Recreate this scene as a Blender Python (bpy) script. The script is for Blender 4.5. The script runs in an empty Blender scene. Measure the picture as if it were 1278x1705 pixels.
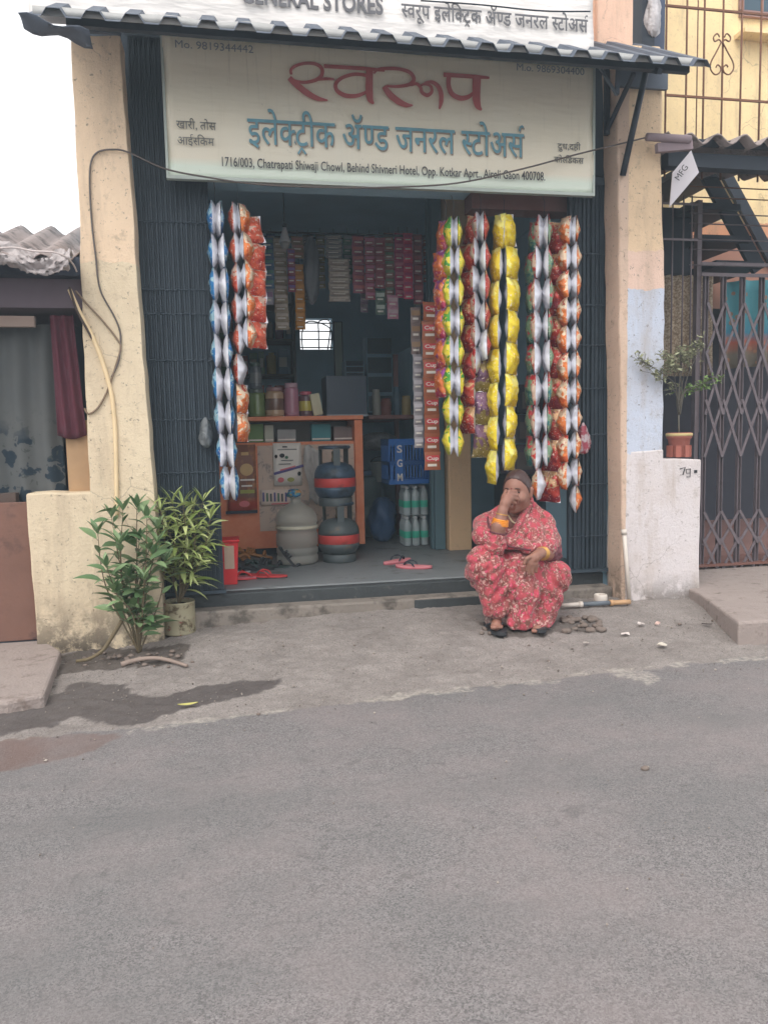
import bpy, math, random
import numpy as np
from mathutils import Vector, Matrix, Euler
rnd = random.Random(7)
SC = bpy.context.scene
COL = SC.collection

# ------------------------------------------------------------------ camera
W0, H0, F0 = 1278.0, 1705.0, 1280.0
HC = 1.0
def _n(v): v = np.array(v, float); return v/np.linalg.norm(v)
_dx = _n((6641, 262, -F0)); _dz = -_n((303, -13447, -F0)); _dz = _n(_dz-_dx*_dz.dot(_dx)); _dy = np.cross(_dz, _dx)
RW = np.array([_dx, _dy, _dz])
cam = bpy.data.cameras.new('camera'); camo = bpy.data.objects.new('camera', cam); COL.objects.link(camo)
cam.sensor_fit = 'VERTICAL'; cam.sensor_height = 36.0; cam.sensor_width = 27.0
cam.lens = 36.0*F0/H0; cam.clip_end = 500; cam.clip_start = 0.05
camo.matrix_world = Matrix.Translation((0, 0, HC)) @ Matrix(RW.tolist()).to_4x4()
SC.camera = camo

# ------------------------------------------------------------------ light
SUN_EL, SUN_AZ = math.radians(52), math.radians(215)   # high, behind the photographer's left shoulder
world = bpy.data.worlds.new('World'); SC.world = world; world.use_nodes = True
_nt = world.node_tree; _bg = _nt.nodes['Background']
_sky = _nt.nodes.new('ShaderNodeTexSky'); _sky.sky_type = 'NISHITA'; _sky.sun_disc = False
_sky.sun_elevation = SUN_EL; _sky.sun_rotation = SUN_AZ
_sky.air_density = 1.0; _sky.dust_density = 6.0; _sky.ozone_density = 0.6
_hs = _nt.nodes.new('ShaderNodeHueSaturation'); _hs.inputs['Saturation'].default_value = 0.35
_nt.links.new(_sky.outputs[0], _hs.inputs['Color']); _mx = _nt.nodes.new('ShaderNodeMix'); _mx.data_type = 'RGBA'; _mx.inputs[0].default_value = .6; _mx.inputs[7].default_value = (11.6, 11.4, 11.5, 1)
_nt.links.new(_hs.outputs[0], _mx.inputs[6]); _nt.links.new(_mx.outputs[2], _bg.inputs[0])   # milky overcast
_bg.inputs[1].default_value = 0.10
sl = bpy.data.lights.new('sun', 'SUN'); sl.energy = 0.5; sl.angle = math.radians(25); sl.color = (1, .95, .88)
slo = bpy.data.objects.new('sun', sl); COL.objects.link(slo)
_sd = Vector((math.sin(SUN_AZ)*math.cos(SUN_EL), math.cos(SUN_AZ)*math.cos(SUN_EL), math.sin(SUN_EL)))
slo.rotation_euler = _sd.to_track_quat('Z', 'Y').to_euler()
SC.view_settings.view_transform = 'Standard'; SC.view_settings.look = 'None'
SC.view_settings.exposure = 1.05; SC.view_settings.gamma = 1.0

# ------------------------------------------------------------------ measuring: photo pixel -> point
def ray(px, py): return RW @ np.array([px-W0/2, -(py-H0/2), -F0])
def at(px, py, Y):
    r = ray(px, py); p = r*(Y/r[1]); return Vector((p[0], p[1], p[2]+HC))
def atz(px, py, Z):
    r = ray(px, py); p = r*((Z-HC)/r[2]); return Vector((p[0], p[1], p[2]+HC))
def sst(t): t = min(1, max(0, t)); return t*t*(3-2*t)
def gz(x, y):
    return sst((y-2.9)/1.15)*float(np.interp(x, [-.6, -.1, .4, 1.8, 2.6, 3.2], [0, .06, .082, .086, .070, .09]))
def atg(px, py):
    z = 0.0
    for _ in range(12):
        p = atz(px, py, z); z = gz(p.x, p.y)
    return Vector((p.x, p.y, z))

# ------------------------------------------------------------------ mesh helpers
ORG = {}
class MB:
    def __init__(s): s.v = []; s.f = []; s.m = []; s.sm = []
    def add(s, vs, fs, mi=0, smooth=False):
        b = len(s.v); s.v += [tuple(v) for v in vs]
        for f in fs: s.f.append([b+i for i in f]); s.m.append(mi); s.sm.append(smooth)
        return s
    def box(s, a, b, mi=0, rot=None, piv=None):
        x0, y0, z0 = [min(p, q) for p, q in zip(a, b)]; x1, y1, z1 = [max(p, q) for p, q in zip(a, b)]
        vs = [Vector(p) for p in ((x0,y0,z0),(x1,y0,z0),(x1,y1,z0),(x0,y1,z0),(x0,y0,z1),(x1,y0,z1),(x1,y1,z1),(x0,y1,z1))]
        if rot is not None:
            c = Vector(piv) if piv is not None else Vector(((x0+x1)/2,(y0+y1)/2,(z0+z1)/2)); R = Euler(rot).to_matrix()
            vs = [c+R@(v-c) for v in vs]
        return s.add(vs, [(0,3,2,1),(4,5,6,7),(0,1,5,4),(1,2,6,5),(2,3,7,6),(3,0,4,7)], mi)
    def beam(s, p, q, w, d, mi=0, up=(0, -1, 0)):
        p = Vector(p); q = Vector(q); t = (q-p).normalized(); u = Vector(up); n = t.cross(u)
        if n.length < 1e-4: n = t.cross(Vector((1, 0, 0)))
        n.normalize(); u = n.cross(t).normalized()
        vs = []
        for c in (p, q):
            for a, b in ((-1,-1),(1,-1),(1,1),(-1,1)): vs.append(c+n*(a*w/2)+u*(b*d/2))
        return s.add(vs, [(0,1,2,3),(7,6,5,4),(0,4,5,1),(1,5,6,2),(2,6,7,3),(3,7,4,0)], mi)
    def prism(s, poly, dv, mi=0):
        n = len(poly); d = Vector(dv); a = [Vector(p) for p in poly]
        return s.add(a+[p+d for p in a], [tuple(range(n)), tuple(range(2*n-1, n-1, -1))]+[(i, n+i, n+(i+1) % n, (i+1) % n) for i in range(n)], mi)
    def tube(s, pts, r, n=8, mi=0, caps=True):
        pts = [Vector(p) for p in pts]; N = len(pts); rs = r if isinstance(r, (list, tuple)) else [r]*N
        vs = []; u = None
        for i, p in enumerate(pts):
            t = (pts[min(i+1, N-1)]-pts[max(i-1, 0)])
            t = t.normalized() if t.length > 1e-9 else Vector((0, 0, 1))
            if u is None:
                u = t.orthogonal().normalized()
            else:
                u = (u-t*u.dot(t)); u = u.normalized() if u.length > 1e-6 else t.orthogonal().normalized()
            w = t.cross(u)
            for k in range(n):
                a = 2*math.pi*k/n; vs.append(p+(u*math.cos(a)+w*math.sin(a))*rs[i])
        fs = [(i*n+k, i*n+(k+1) % n, (i+1)*n+(k+1) % n, (i+1)*n+k) for i in range(N-1) for k in range(n)]
        if caps: fs += [tuple(range(n-1, -1, -1)), tuple((N-1)*n+k for k in range(n))]
        return s.add(vs, fs, mi, True)
    def lathe(s, prof, c=(0, 0, 0), n=28, mi=0, smooth=True):
        c = Vector(c); vs = []; N = len(prof)
        for r, z in prof:
            for k in range(n):
                a = 2*math.pi*k/n; vs.append(c+Vector((r*math.cos(a), r*math.sin(a), z)))
        fs = [(i*n+k, i*n+(k+1) % n, (i+1)*n+(k+1) % n, (i+1)*n+k) for i in range(N-1) for k in range(n)]
        if prof[0][0] > 1e-5: fs.append(tuple(range(n-1, -1, -1)))
        if prof[-1][0] > 1e-5: fs.append(tuple((N-1)*n+k for k in range(n)))
        return s.add(vs, fs, mi, smooth)
    def grid(s, fn, nu, nv, mi=0, smooth=True):
        vs = [fn(i/nu, j/nv) for j in range(nv+1) for i in range(nu+1)]
        return s.add(vs, [(j*(nu+1)+i, j*(nu+1)+i+1, (j+1)*(nu+1)+i+1, (j+1)*(nu+1)+i) for j in range(nv) for i in range(nu)], mi, smooth)
    def sheet(s, fn, nu, nv, th, mi=0):        # a grid with real thickness th (Vector)
        th = Vector(th); a = [Vector(fn(i/nu, j/nv)) for j in range(nv+1) for i in range(nu+1)]; M_ = len(a); w = nu+1
        fs = [(j*w+i, j*w+i+1, (j+1)*w+i+1, (j+1)*w+i) for j in range(nv) for i in range(nu)]
        fs += [tuple(M_+k for k in reversed(f)) for f in fs[:]]
        ring = [i for i in range(nu+1)]+[j*w+nu for j in range(1, nv+1)]+[nv*w+i for i in range(nu-1, -1, -1)]+[j*w for j in range(nv-1, 0, -1)]
        fs += [(ring[(k+1) % len(ring)], ring[k], M_+ring[k], M_+ring[(k+1) % len(ring)]) for k in range(len(ring))]
        return s.add(a+[p+th for p in a], fs, mi, True)
    def sphere(s, c, r, nu=14, nv=8, mi=0):
        c = Vector(c); r = Vector(r) if hasattr(r, '__len__') else Vector((r, r, r)); vs = []
        for j in range(1, nv):
            t = math.pi*j/nv
            for i in range(nu):
                a = 2*math.pi*i/nu; vs.append(c+Vector((r.x*math.sin(t)*math.cos(a), r.y*math.sin(t)*math.sin(a), r.z*math.cos(t))))
        T = len(vs); vs += [c+Vector((0, 0, r.z)), c-Vector((0, 0, r.z))]
        fs = [(j*nu+(i+1) % nu, j*nu+i, (j+1)*nu+i, (j+1)*nu+(i+1) % nu) for j in range(nv-2) for i in range(nu)]
        fs += [(T, i, (i+1) % nu) for i in range(nu)]+[(T+1, (nv-2)*nu+(i+1) % nu, (nv-2)*nu+i) for i in range(nu)]
        return s.add(vs, fs, mi, True)
    def mesh(s, name, mats, off=(0, 0, 0)):
        me = bpy.data.meshes.new(name); o = Vector(off)
        me.from_pydata([tuple(Vector(v)-o) for v in s.v], [], s.f)
        for m in (mats if isinstance(mats, (list, tuple)) else [mats]): me.materials.append(m)
        me.polygons.foreach_set('material_index', s.m); me.polygons.foreach_set('use_smooth', s.sm); me.update()
        return me
    def build(s, name, mats, parent=None, bevel=0, org=None):
        off = ORG[parent.name] if parent is not None else Vector(org if org is not None else (0, 0, 0))
        o = bpy.data.objects.new(name, s.mesh(name, mats, off)); COL.objects.link(o)
        if parent is not None: o.parent = parent
        else: o.location = off
        ORG[o.name] = Vector(off)
        if bevel:
            b = o.modifiers.new('bevel', 'BEVEL'); b.width = bevel; b.segments = 2; b.limit_method = 'ANGLE'; b.angle_limit = .7
        return o
def tag(o, label=None, cat=None, group=None, kind=None):
    if label: o['label'] = label
    if cat: o['category'] = cat
    if group: o['group'] = group
    if kind: o['kind'] = kind
    return o
def thing(name, loc, label, cat, group=None, rot=0):
    o = bpy.data.objects.new(name, None); COL.objects.link(o); o.location = loc; o.rotation_euler = (0, 0, rot); o.empty_display_size = .05
    ORG[o.name] = Vector(loc); return tag(o, label, cat, group)
def inst(name, me, parent, loc=(0, 0, 0), rot=(0, 0, 0), sc=(1, 1, 1)):
    o = bpy.data.objects.new(name, me); COL.objects.link(o); o.parent = parent; o.location = loc; o.rotation_euler = rot; o.scale = sc
    if parent is not None and parent.name in ORG: ORG[o.name] = ORG[parent.name]
    return o
def copy_tree(o, parent=None):
    c = o.copy(); COL.objects.link(c)
    if parent is not None: c.parent = parent
    for ch in list(o.children): copy_tree(ch, c)
    return c
def nz(x, y, z=0, s=0):
    return math.sin(x*1.7+s)*math.cos(y*2.3-s*1.3+z)+.5*math.sin(x*4.1-y*3.3+z*2.9+s*2)+.3*math.cos(x*8.7+y*6.1+s)
def catmull(pts, n=6):
    pts = [Vector(p) for p in pts]; out = []
    for i in range(len(pts)-1):
        p0 = pts[max(i-1, 0)]; p1 = pts[i]; p2 = pts[i+1]; p3 = pts[min(i+2, len(pts)-1)]
        for k in range(n):
            t = k/n; out.append(.5*((2*p1)+(p2-p0)*t+(2*p0-5*p1+4*p2-p3)*t*t+(3*p1-p0-3*p2+p3)*t**3))
    return out+[pts[-1]]

# ------------------------------------------------------------------ materials
def S(r, g, b):
    f = lambda c: (c/255)/12.92 if c <= 10 else ((c/255+.055)/1.055)**2.4
    return (f(r), f(g), f(b))
class NT:
    def __init__(s, name):
        s.m = bpy.data.materials.new(name); s.m.use_nodes = True; s.t = s.m.node_tree; s.b = s.t.nodes['Principled BSDF']
        s.tc = s.t.nodes.new('ShaderNodeTexCoord'); s.co = s.tc.outputs['Object']
    def n(s, typ, **k):
        o = s.t.nodes.new(typ)
        for a, v in k.items(): setattr(o, a, v)
        return o
    def l(s, a, b): s.t.links.new(a, b)
    def noise(s, scale, detail=4, rough=.6, co=None, dist=0):
        o = s.n('ShaderNodeTexNoise'); o.inputs['Scale'].default_value = scale; o.inputs['Detail'].default_value = detail
        o.inputs['Roughness'].default_value = rough; o.inputs['Distortion'].default_value = dist; s.l(co or s.co, o.inputs['Vector']); return o.outputs['Fac']
    def vor(s, scale, co=None, out='Distance', feature='F1'):
        o = s.n('ShaderNodeTexVoronoi'); o.feature = feature; o.inputs['Scale'].default_value = scale; s.l(co or s.co, o.inputs['Vector']); return o.outputs[out]
    def mapped(s, sc=(1, 1, 1), rot=(0, 0, 0)):
        o = s.n('ShaderNodeMapping'); o.inputs['Scale'].default_value = sc; o.inputs['Rotation'].default_value = rot; s.l(s.co, o.inputs['Vector']); return o.outputs[0]
    def ramp(s, fac, stops, interp='LINEAR'):
        o = s.n('ShaderNodeValToRGB'); e = o.color_ramp; e.interpolation = interp
        while len(e.elements) < len(stops): e.elements.new(.5)
        for el, (p, c) in zip(e.elements, stops):
            el.position = p; el.color = (c, c, c, 1) if not hasattr(c, '__len__') else (*c[:3], 1)
        s.l(fac, o.inputs[0]); return o.outputs[0]
    def mix(s, fac, a, b, blend='MIX'):
        o = s.n('ShaderNodeMix'); o.data_type = 'RGBA'; o.blend_type = blend
        for i, v in ((0, fac), (6, a), (7, b)):
            if hasattr(v, 'is_linked'): s.l(v, o.inputs[i])
            elif i == 0: o.inputs[0].default_value = v
            else: o.inputs[i].default_value = (*v[:3], 1)
        return o.outputs[2]
    def math(s, op, a, b=0.0):
        o = s.n('ShaderNodeMath'); o.operation = op
        for i, v in ((0, a), (1, b)):
            if hasattr(v, 'is_linked'): s.l(v, o.inputs[i])
            else: o.inputs[i].default_value = v
        return o.outputs[0]
    def xyz(s):
        o = s.n('ShaderNodeSeparateXYZ'); s.l(s.co, o.inputs[0]); return o.outputs
    def bump(s, h, st=.3, d=.01):
        o = s.n('ShaderNodeBump'); o.inputs['Strength'].default_value = st; o.inputs['Distance'].default_value = d
        s.l(h, o.inputs['Height']); s.l(o.outputs[0], s.b.inputs['Normal'])
    def col(s, c):
        if hasattr(c, 'is_linked'): s.l(c, s.b.inputs['Base Color'])
        else: s.b.inputs['Base Color'].default_value = (*c[:3], 1)
    def set(s, rough=.7, metal=0, spec=.5):
        s.b.inputs['Roughness'].default_value = rough; s.b.inputs['Metallic'].default_value = metal; s.b.inputs['Specular IOR Level'].default_value = spec; return s.m
def sc(c, k): return tuple(min(1, x*k) for x in c)
_MC = {}
def mat(name, c, rough=.7, metal=0, var=.18, vs=6, bump=0, bs=80, dirt=None, ds=5, dthr=.55, spec=.4):
    if name in _MC: return _MC[name]
    t = NT(name); f = t.noise(vs, 5)
    k = t.mix(f, sc(c, 1-var), sc(c, 1+var))
    if dirt is not None:
        k = t.mix(t.ramp(t.noise(ds, 8, .7), [(dthr, 0), (min(1, dthr+.14), 1)]), k, dirt)
    t.col(k)
    if bump: t.bump(t.noise(bs, 4), bump, .01)
    _MC[name] = t.set(rough, metal, spec); return _MC[name]
# ------------------------------------------------------------------ setting materials
def wall_mat(name, zones, spots=.5, bump=.5, xsplit=None, grime=None):
    """plaster: zones = [(z_top, colour)...] painted bands from the ground up with a ragged edge"""
    t = NT(name); X, Y, Z = t.xyz(); nzz = t.noise(9, 4); zz = t.math('ADD', Z, t.math('MULTIPLY', t.math('SUBTRACT', nzz, .5), .07))
    c = zones[0][1]
    for (z0, _), (_, nc) in zip(zones[:-1], zones[1:]):
        c = t.mix(t.math('GREATER_THAN', zz, z0), c, nc)
    if xsplit is not None:
        xx = t.math('ADD', X, t.math('MULTIPLY', t.math('SUBTRACT', nzz, .5), .02))
        c = t.mix(t.math('LESS_THAN', xx, xsplit[0]), c, xsplit[1])
    c = t.mix(t.noise(3.2, 6, .65), c, (.30, .22, .15), 'MULTIPLY') if False else c
    c = t.mix(t.ramp(t.noise(2.6, 7, .7), [(.42, 0), (.80, .38)]), c, (.42, .30, .20))
    c = t.mix(t.ramp(t.noise(16, 6, .75), [(.56, 0), (.72, spots)]), c, (.26, .19, .13))
    c = t.mix(t.ramp(t.noise(48, 4, .7), [(.62, 0), (.68, spots*1.3)]), c, (.10, .08, .06))
    c = t.mix(t.ramp(t.noise(3, 7, .7, t.mapped((2.2, 1, .35))), [(.52, 0), (.70, .45)]), c, (.36, .27, .19))
    wv = t.n('ShaderNodeVectorMath'); nv = t.n('ShaderNodeTexNoise'); nv.inputs['Scale'].default_value = 7; nv.inputs['Detail'].default_value = 6; t.l(t.co, nv.inputs['Vector']); sv = t.n('ShaderNodeVectorMath'); sv.operation = 'SCALE'; sv.inputs['Scale'].default_value = .16; t.l(nv.outputs['Color'], sv.inputs[0]); t.l(t.co, wv.inputs[0]); t.l(sv.outputs[0], wv.inputs[1])
    ck = t.math('MULTIPLY', t.ramp(t.vor(2.6, wv.outputs[0], 'Distance', 'DISTANCE_TO_EDGE'), [(.002, .40), (.007, 0)]), t.ramp(t.noise(2.2, 2), [(.50, 0), (.56, 1)]))
    c = t.mix(ck, c, (.12, .09, .07))
    if grime:
        g = t.math('MULTIPLY', t.ramp(Z, [(0, 1), (grime, 0)]), t.ramp(t.noise(11, 6, .7), [(.40, 0), (.54, 1)]))
        c = t.mix(g, c, (.11, .09, .07))
    t.col(c)
    h = t.math('ADD', t.math('MULTIPLY', t.noise(70, 6, .8), 1.0), t.math('MULTIPLY', t.noise(12, 4), .7))
    t.bump(h, bump, .022); return t.set(.88, 0, .25)
PEACH = S(238, 212, 182); CREAM = S(226, 209, 180); PINKW = S(226, 178, 150)
m_pl = wall_mat('plaster_left', [(1.86, CREAM), (9, PEACH)], .5, .55, None, .28)
m_pr = wall_mat('plaster_right', [(.88, S(216, 210, 210)), (1.78, S(196, 203, 217)), (1.98, S(228, 198, 180)), (9, S(232, 204, 170))], .5, .5, (1.165, S(212, 186, 166)), .30)
m_lw = wall_mat('plaster_white', [(9, S(216, 209, 209))], .35, .5, None, .22)
m_up = wall_mat('plaster_pink', [(9, S(238, 200, 176))], .25, .3)
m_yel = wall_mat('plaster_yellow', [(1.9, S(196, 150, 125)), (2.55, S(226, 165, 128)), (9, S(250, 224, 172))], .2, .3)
m_int = mat('interior_paint', (.34, .52, .62), .75, 0, .25, 3, .2, 30)
m_ceil = mat('ceiling_paint', (.36, .54, .64), .8, 0, .2, 3)
m_lint = mat('lintel_paint', S(120, 82, 76), .8, 0, .25, 5, .3)
m_floor = mat('floor_stone', S(116, 120, 122), .55, 0, .18, 6, .15, 60, S(80, 80, 78), 7, .55)
m_step = mat('step_concrete', S(128, 120, 112), .85, 0, .22, 8, .5, 60, S(86, 80, 74), 9, .5)
m_stepd = mat('step_dark_paint', S(58, 62, 64), .7, 0, .3, 10, .4, 60, S(120, 116, 108), 14, .6)
m_gate = mat('gate_dark_paint', S(54, 66, 76), .55, .1, .3, 9, .1, 60, S(104, 104, 102), 26, .62)
m_gate2 = mat('gate_grey_paint', S(104, 94, 98), .5, .1, .25, 12, .1, 60, S(66, 52, 46), 18, .6)
m_rust = mat('rusty_bar', S(120, 82, 62), .7, .2, .3, 20)
m_black = mat('dark_iron', S(40, 46, 56), .55, .2, .25, 10)
m_awn = mat('awning_sheet', S(84, 92, 104), .6, .1, .25, 4, .1, 30)
m_flash = mat('awning_flashing', S(164, 164, 162), .6, 0, .2, 12)
m_cem = mat('cement_sheet', S(150, 138, 134), .9, 0, .25, 7, .4, 60, S(92, 84, 82), 9, .5)
m_pvc = mat('pvc', S(205, 196, 186), .45, 0, .12, 10, 0, 1, S(150, 130, 108), 12, .6)
m_pole = mat('teal_post', S(78, 104, 112), .6, 0, .15)
m_post = wall_mat('plaster_post', [(9, S(205, 172, 135))], .25, .3, None, None)
m_ink = mat('black_ink', (.02, .02, .022), .7, 0, .1)

# ------------------------------------------------------------------ ground
def pip(px, py, poly):
    ins = np.zeros(px.shape, bool); n = len(poly)
    for i in range(n):
        x1, y1 = poly[i]; x2, y2 = poly[(i+1) % n]
        c = ((y1 > py) != (y2 > py)) & (px < (x2-x1)*(py-y1)/((y2-y1) or 1e-9)+x1)
        ins ^= c
    return ins
def seg_d(px, py, pl):
    d = np.full(px.shape, 1e9)
    for (x1, y1), (x2, y2) in zip(pl[:-1], pl[1:]):
        L = (x2-x1)**2+(y2-y1)**2; t = np.clip(((px-x1)*(x2-x1)+(py-y1)*(y2-y1))/L, 0, 1)
        d = np.minimum(d, np.hypot(px-x1-t*(x2-x1), py-y1-t*(y2-y1)))
    return d
def vnoise(x, y, seed=0):
    r = np.random.RandomState(seed); T = r.rand(256, 256)
    xi = np.floor(x).astype(int); yi = np.floor(y).astype(int); fx = x-xi; fy = y-yi; fx = fx*fx*(3-2*fx); fy = fy*fy*(3-2*fy)
    g = lambda a, b: T[a % 256, b % 256]
    return (g(xi, yi)*(1-fx)+g(xi+1, yi)*fx)*(1-fy)+(g(xi, yi+1)*(1-fx)+g(xi+1, yi+1)*fx)*fy
def fbm(x, y, o=4, seed=0):
    s = 0; a = .5
    for k in range(o): s = s+a*vnoise(x*2**k+17*k, y*2**k+5*k, seed+k); a *= .5
    return s
def gpoly(pts): return [tuple(atg(*p)[:2]) for p in pts]
def make_ground():
    xs = np.concatenate([np.array([-40, -22, -12, -6, -4, -3.2]), np.arange(-2.6, 4.6, .016), np.array([5, 6, 9, 16, 26, 42])])
    ys = np.concatenate([np.array([-40, -22, -12, -5, -2, -.5, .2]), np.arange(.7, 4.6, .016), np.array([4.9, 5.5, 7, 10, 18, 28, 44])])
    Xg, Yg = np.meshgrid(xs, ys); Z = np.zeros_like(Xg)
    s = np.clip((Yg-2.9)/1.15, 0, 1); s = s*s*(3-2*s)
    Z += s*np.interp(Xg, [-.6, -.1, .4, 1.8, 2.6, 3.2], [0, .06, .082, .086, .070, .09])
    w1 = fbm(Xg*7, Yg*7, 4, 3)-.5; w2 = fbm(Xg*2, Yg*2, 3, 9)-.5
    xw = Xg+w1*.16+w2*.1; yw = Yg+w1*.12
    line_y = 2.74+(Xg+.37)*.079
    sh = np.clip((yw-line_y)/.05, 0, 1)                                     # dusty verge behind the edge line
    wet = pip(xw, Yg+w1*.09, gpoly([(-40, 1185), (60, 1165), (95, 1145), (130, 1135), (200, 1150), (260, 1165), (330, 1140), (460, 1131), (440, 1150), (300, 1182), (230, 1206), (120, 1195), (60, 1215), (-40, 1230)])).astype(float)
    red = (pip(xw, yw, gpoly([(-60, 1236), (210, 1222), (140, 1255), (-60, 1300)]))|pip(xw, yw, gpoly([(325, 1010), (480, 1006), (440, 1036), (325, 1045)]))).astype(float)*np.clip(fbm(Xg*5, Yg*5, 4, 21)*2.2-.4, 0, 1)
    pn = fbm(Xg*14, Yg*14, 4, 31)
    paint = np.zeros_like(Xg)
    for pl, wd, amt in [([(225, 1216), (330, 1200), (470, 1182)], .022, .54), ([(470, 1182), (620, 1163)], .016, .40), ([(620, 1164), (690, 1154), (775, 1149)], .034, .62),
                        ([(832, 1142), (858, 1141)], .03, .62), ([(878, 1138), (892, 1136)], .03, .66), ([(915, 1136), (925, 1135)], .02, .6), ([(960, 1122), (966, 1121)], .03, .6),
                        ([(1085, 1112), (1180, 1103), (1300, 1093)], .028, .50), ([(1180, 1103), (1300, 1093)], .02, .6)]:
        d = seg_d(Xg+w1*.03, Yg+w1*.05, gpoly(pl)); paint = np.maximum(paint, ((d < wd) & (pn < amt)).astype(float))
    paint = np.maximum(paint, (pip(Xg+w1*.04, Yg+w1*.04, gpoly([(1008, 1116), (1062, 1109), (1098, 1132), (1082, 1141), (1050, 1131), (1022, 1128)])) & (pn < .62)).astype(float))
    soil = pip(xw, yw, gpoly([(95, 1090), (150, 1080), (290, 1075), (300, 1100), (180, 1115), (110, 1120), (70, 1150)])).astype(float)
    soil = np.maximum(soil, pip(xw, yw, gpoly([(800, 1035), (1000, 1030), (990, 1055), (810, 1060)])).astype(float)*.8)
    rough = (fbm(Xg*30, Yg*30, 3, 41)-.5)
    Z += np.where(Yg < 4.7, rough*(.004+.016*sh+.026*soil), 0)+np.where((Yg < 4.7), w2*.012*sh, 0)
    nx, ny = len(xs), len(ys)
    V = np.stack([Xg, Yg, Z], -1).reshape(-1, 3)
    i = np.arange(nx-1)[None, :]+np.arange(ny-1)[:, None]*nx; i = i.reshape(-1)
    Fq = np.stack([i, i+1, i+nx+1, i+nx], -1)
    me = bpy.data.meshes.new('road'); me.vertices.add(len(V)); me.vertices.foreach_set('co', V.reshape(-1).astype(np.float32))
    me.loops.add(Fq.size); me.loops.foreach_set('vertex_index', Fq.reshape(-1).astype(np.int32))
    me.polygons.add(len(Fq)); me.polygons.foreach_set('loop_start', np.arange(0, Fq.size, 4, dtype=np.int32)); me.polygons.foreach_set('loop_total', np.full(len(Fq), 4, np.int32))
    me.update(); me.polygons.foreach_set('use_smooth', np.ones(len(Fq), bool))
    for nm, a in (('verge', sh), ('wet', wet), ('paint', paint), ('red', red), ('soil', soil)):
        at_ = me.attributes.new(nm, 'FLOAT', 'POINT'); at_.data.foreach_set('value', a.reshape(-1).astype(np.float32))
    t = NT('road_asphalt')
    def attr(n): o = t.n('ShaderNodeAttribute'); o.attribute_name = n; return o.outputs['Fac']
    ag = t.vor(260, out='Color'); sp = t.n('ShaderNodeSeparateColor'); t.l(ag, sp.inputs[0]); g = sp.outputs[0]
    asp = t.mix(t.ramp(g, [(0, .0), (.4, .5), (.95, 1)]), (.120, .112, .111), (.250, .235, .231))
    asp = t.mix(t.ramp(t.noise(380, 2), [(.57, 0), (.66, .85)]), asp, (.05, .047, .046))
    asp = t.mix(t.ramp(t.vor(95, out='Distance'), [(.05, .7), (.11, 0)]), asp, (.31, .295, .285))
    asp = t.mix(t.ramp(t.noise(38, 7, .82), [(.54, 0), (.66, .65)]), asp, (.078, .072, .071))
    asp = t.mix(t.ramp(t.noise(2.1, 7, .7), [(.42, 0), (.66, .55)]), asp, (.250, .212, .206))
    asp = t.mix(t.ramp(t.noise(.8, 6, .65, t.mapped((1, 2.4, 1), (0, 0, .35))), [(.47, 0), (.66, .55)]), asp, (.130, .130, .128))
    asp = t.mix(t.ramp(t.noise(6, 4, .6, dist=2.5), [(.63, 0), (.67, .28)]), asp, (.075, .070, .070))
    dirt = t.mix(t.ramp(t.noise(4, 9, .75), [(.36, 0), (.62, 1)]), (.335, .300, .278), (.232, .206, .190))
    dirt = t.mix(t.ramp(g, [(0, .45), (.5, 0)]), dirt, (.10, .088, .080))
    dirt = t.mix(t.ramp(t.noise(130, 3, .7), [(.54, 0), (.64, .7)]), dirt, (.115, .10, .09))
    dirt = t.mix(t.ramp(t.noise(19, 8, .8), [(.56, 0), (.68, .6)]), dirt, (.135, .115, .102))
    dirt = t.mix(t.ramp(t.vor(75), [(.05, .8), (.10, 0)]), dirt, (.33, .30, .28))
    vg = attr('verge'); vf = t.ramp(t.math('ADD', t.math('MULTIPLY', vg, 1.0), t.math('MULTIPLY', t.math('SUBTRACT', t.noise(14, 6, .7), .5), 1.0)), [(.35, 0), (.7, 1)])
    c = t.mix(vf, asp, dirt)
    c = t.mix(t.math('MULTIPLY', attr('soil'), .75), c, (.050, .038, .030))
    c = t.mix(t.math('MULTIPLY', attr('red'), .65), c, (.15, .088, .070))
    c = t.mix(t.math('MULTIPLY', attr('wet'), .72), c, (.050, .042, .042))
    c = t.mix(t.math('MULTIPLY', attr('paint'), t.ramp(t.noise(40, 5, .7), [(.40, .05), (.60, .80)])), c, (.42, .385, .335))
    t.col(c)
    h = t.math('ADD', t.math('MULTIPLY', g, .6), t.math('MULTIPLY', t.noise(140, 4, .7), 1.0)); t.bump(h, .55, .006)
    rg = t.math('SUBTRACT', .88, t.math('MULTIPLY', attr('wet'), .30)); t.l(rg, t.b.inputs['Roughness'])
    me.materials.append(t.m); t.b.inputs['Specular IOR Level'].default_value = .3
    o = bpy.data.objects.new('road', me); COL.objects.link(o); tag(o, kind='structure')
make_ground()
m_pave = mat('pavement_concrete', S(150, 138, 132), .9, 0, .14, 14, .7, 60, S(112, 98, 90), 9, .55)
def slab(pts, z, dz, name='pavement'):
    mb = MB(); mb.prism([(p[0], p[1], z) for p in pts][::-1], (0, 0, -dz)); o = mb.build(name, m_pave, None, .012); return tag(o, kind='structure')
a = atz(1163, 978, .15); b = atz(1228, 1042, .10)
slab([(a.x, a.y), (b.x, b.y), (b.x+.5, b.y-.02), (4.8, b.y+.1), (4.8, 6.5), (2.62, 6.5), (2.60, 4.5)], .118, .3)
a = atz(100, 1080, .06); b = atz(74, 1150, .06)
slab([(a.x, a.y+.02), (-.97, 4.02), (-.97, 6.5), (-3.4, 6.5), (-3.4, 3.3), (b.x-.6, b.y-.03), (b.x-.12, b.y-.05), (b.x, b.y)], .045, .2)

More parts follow.
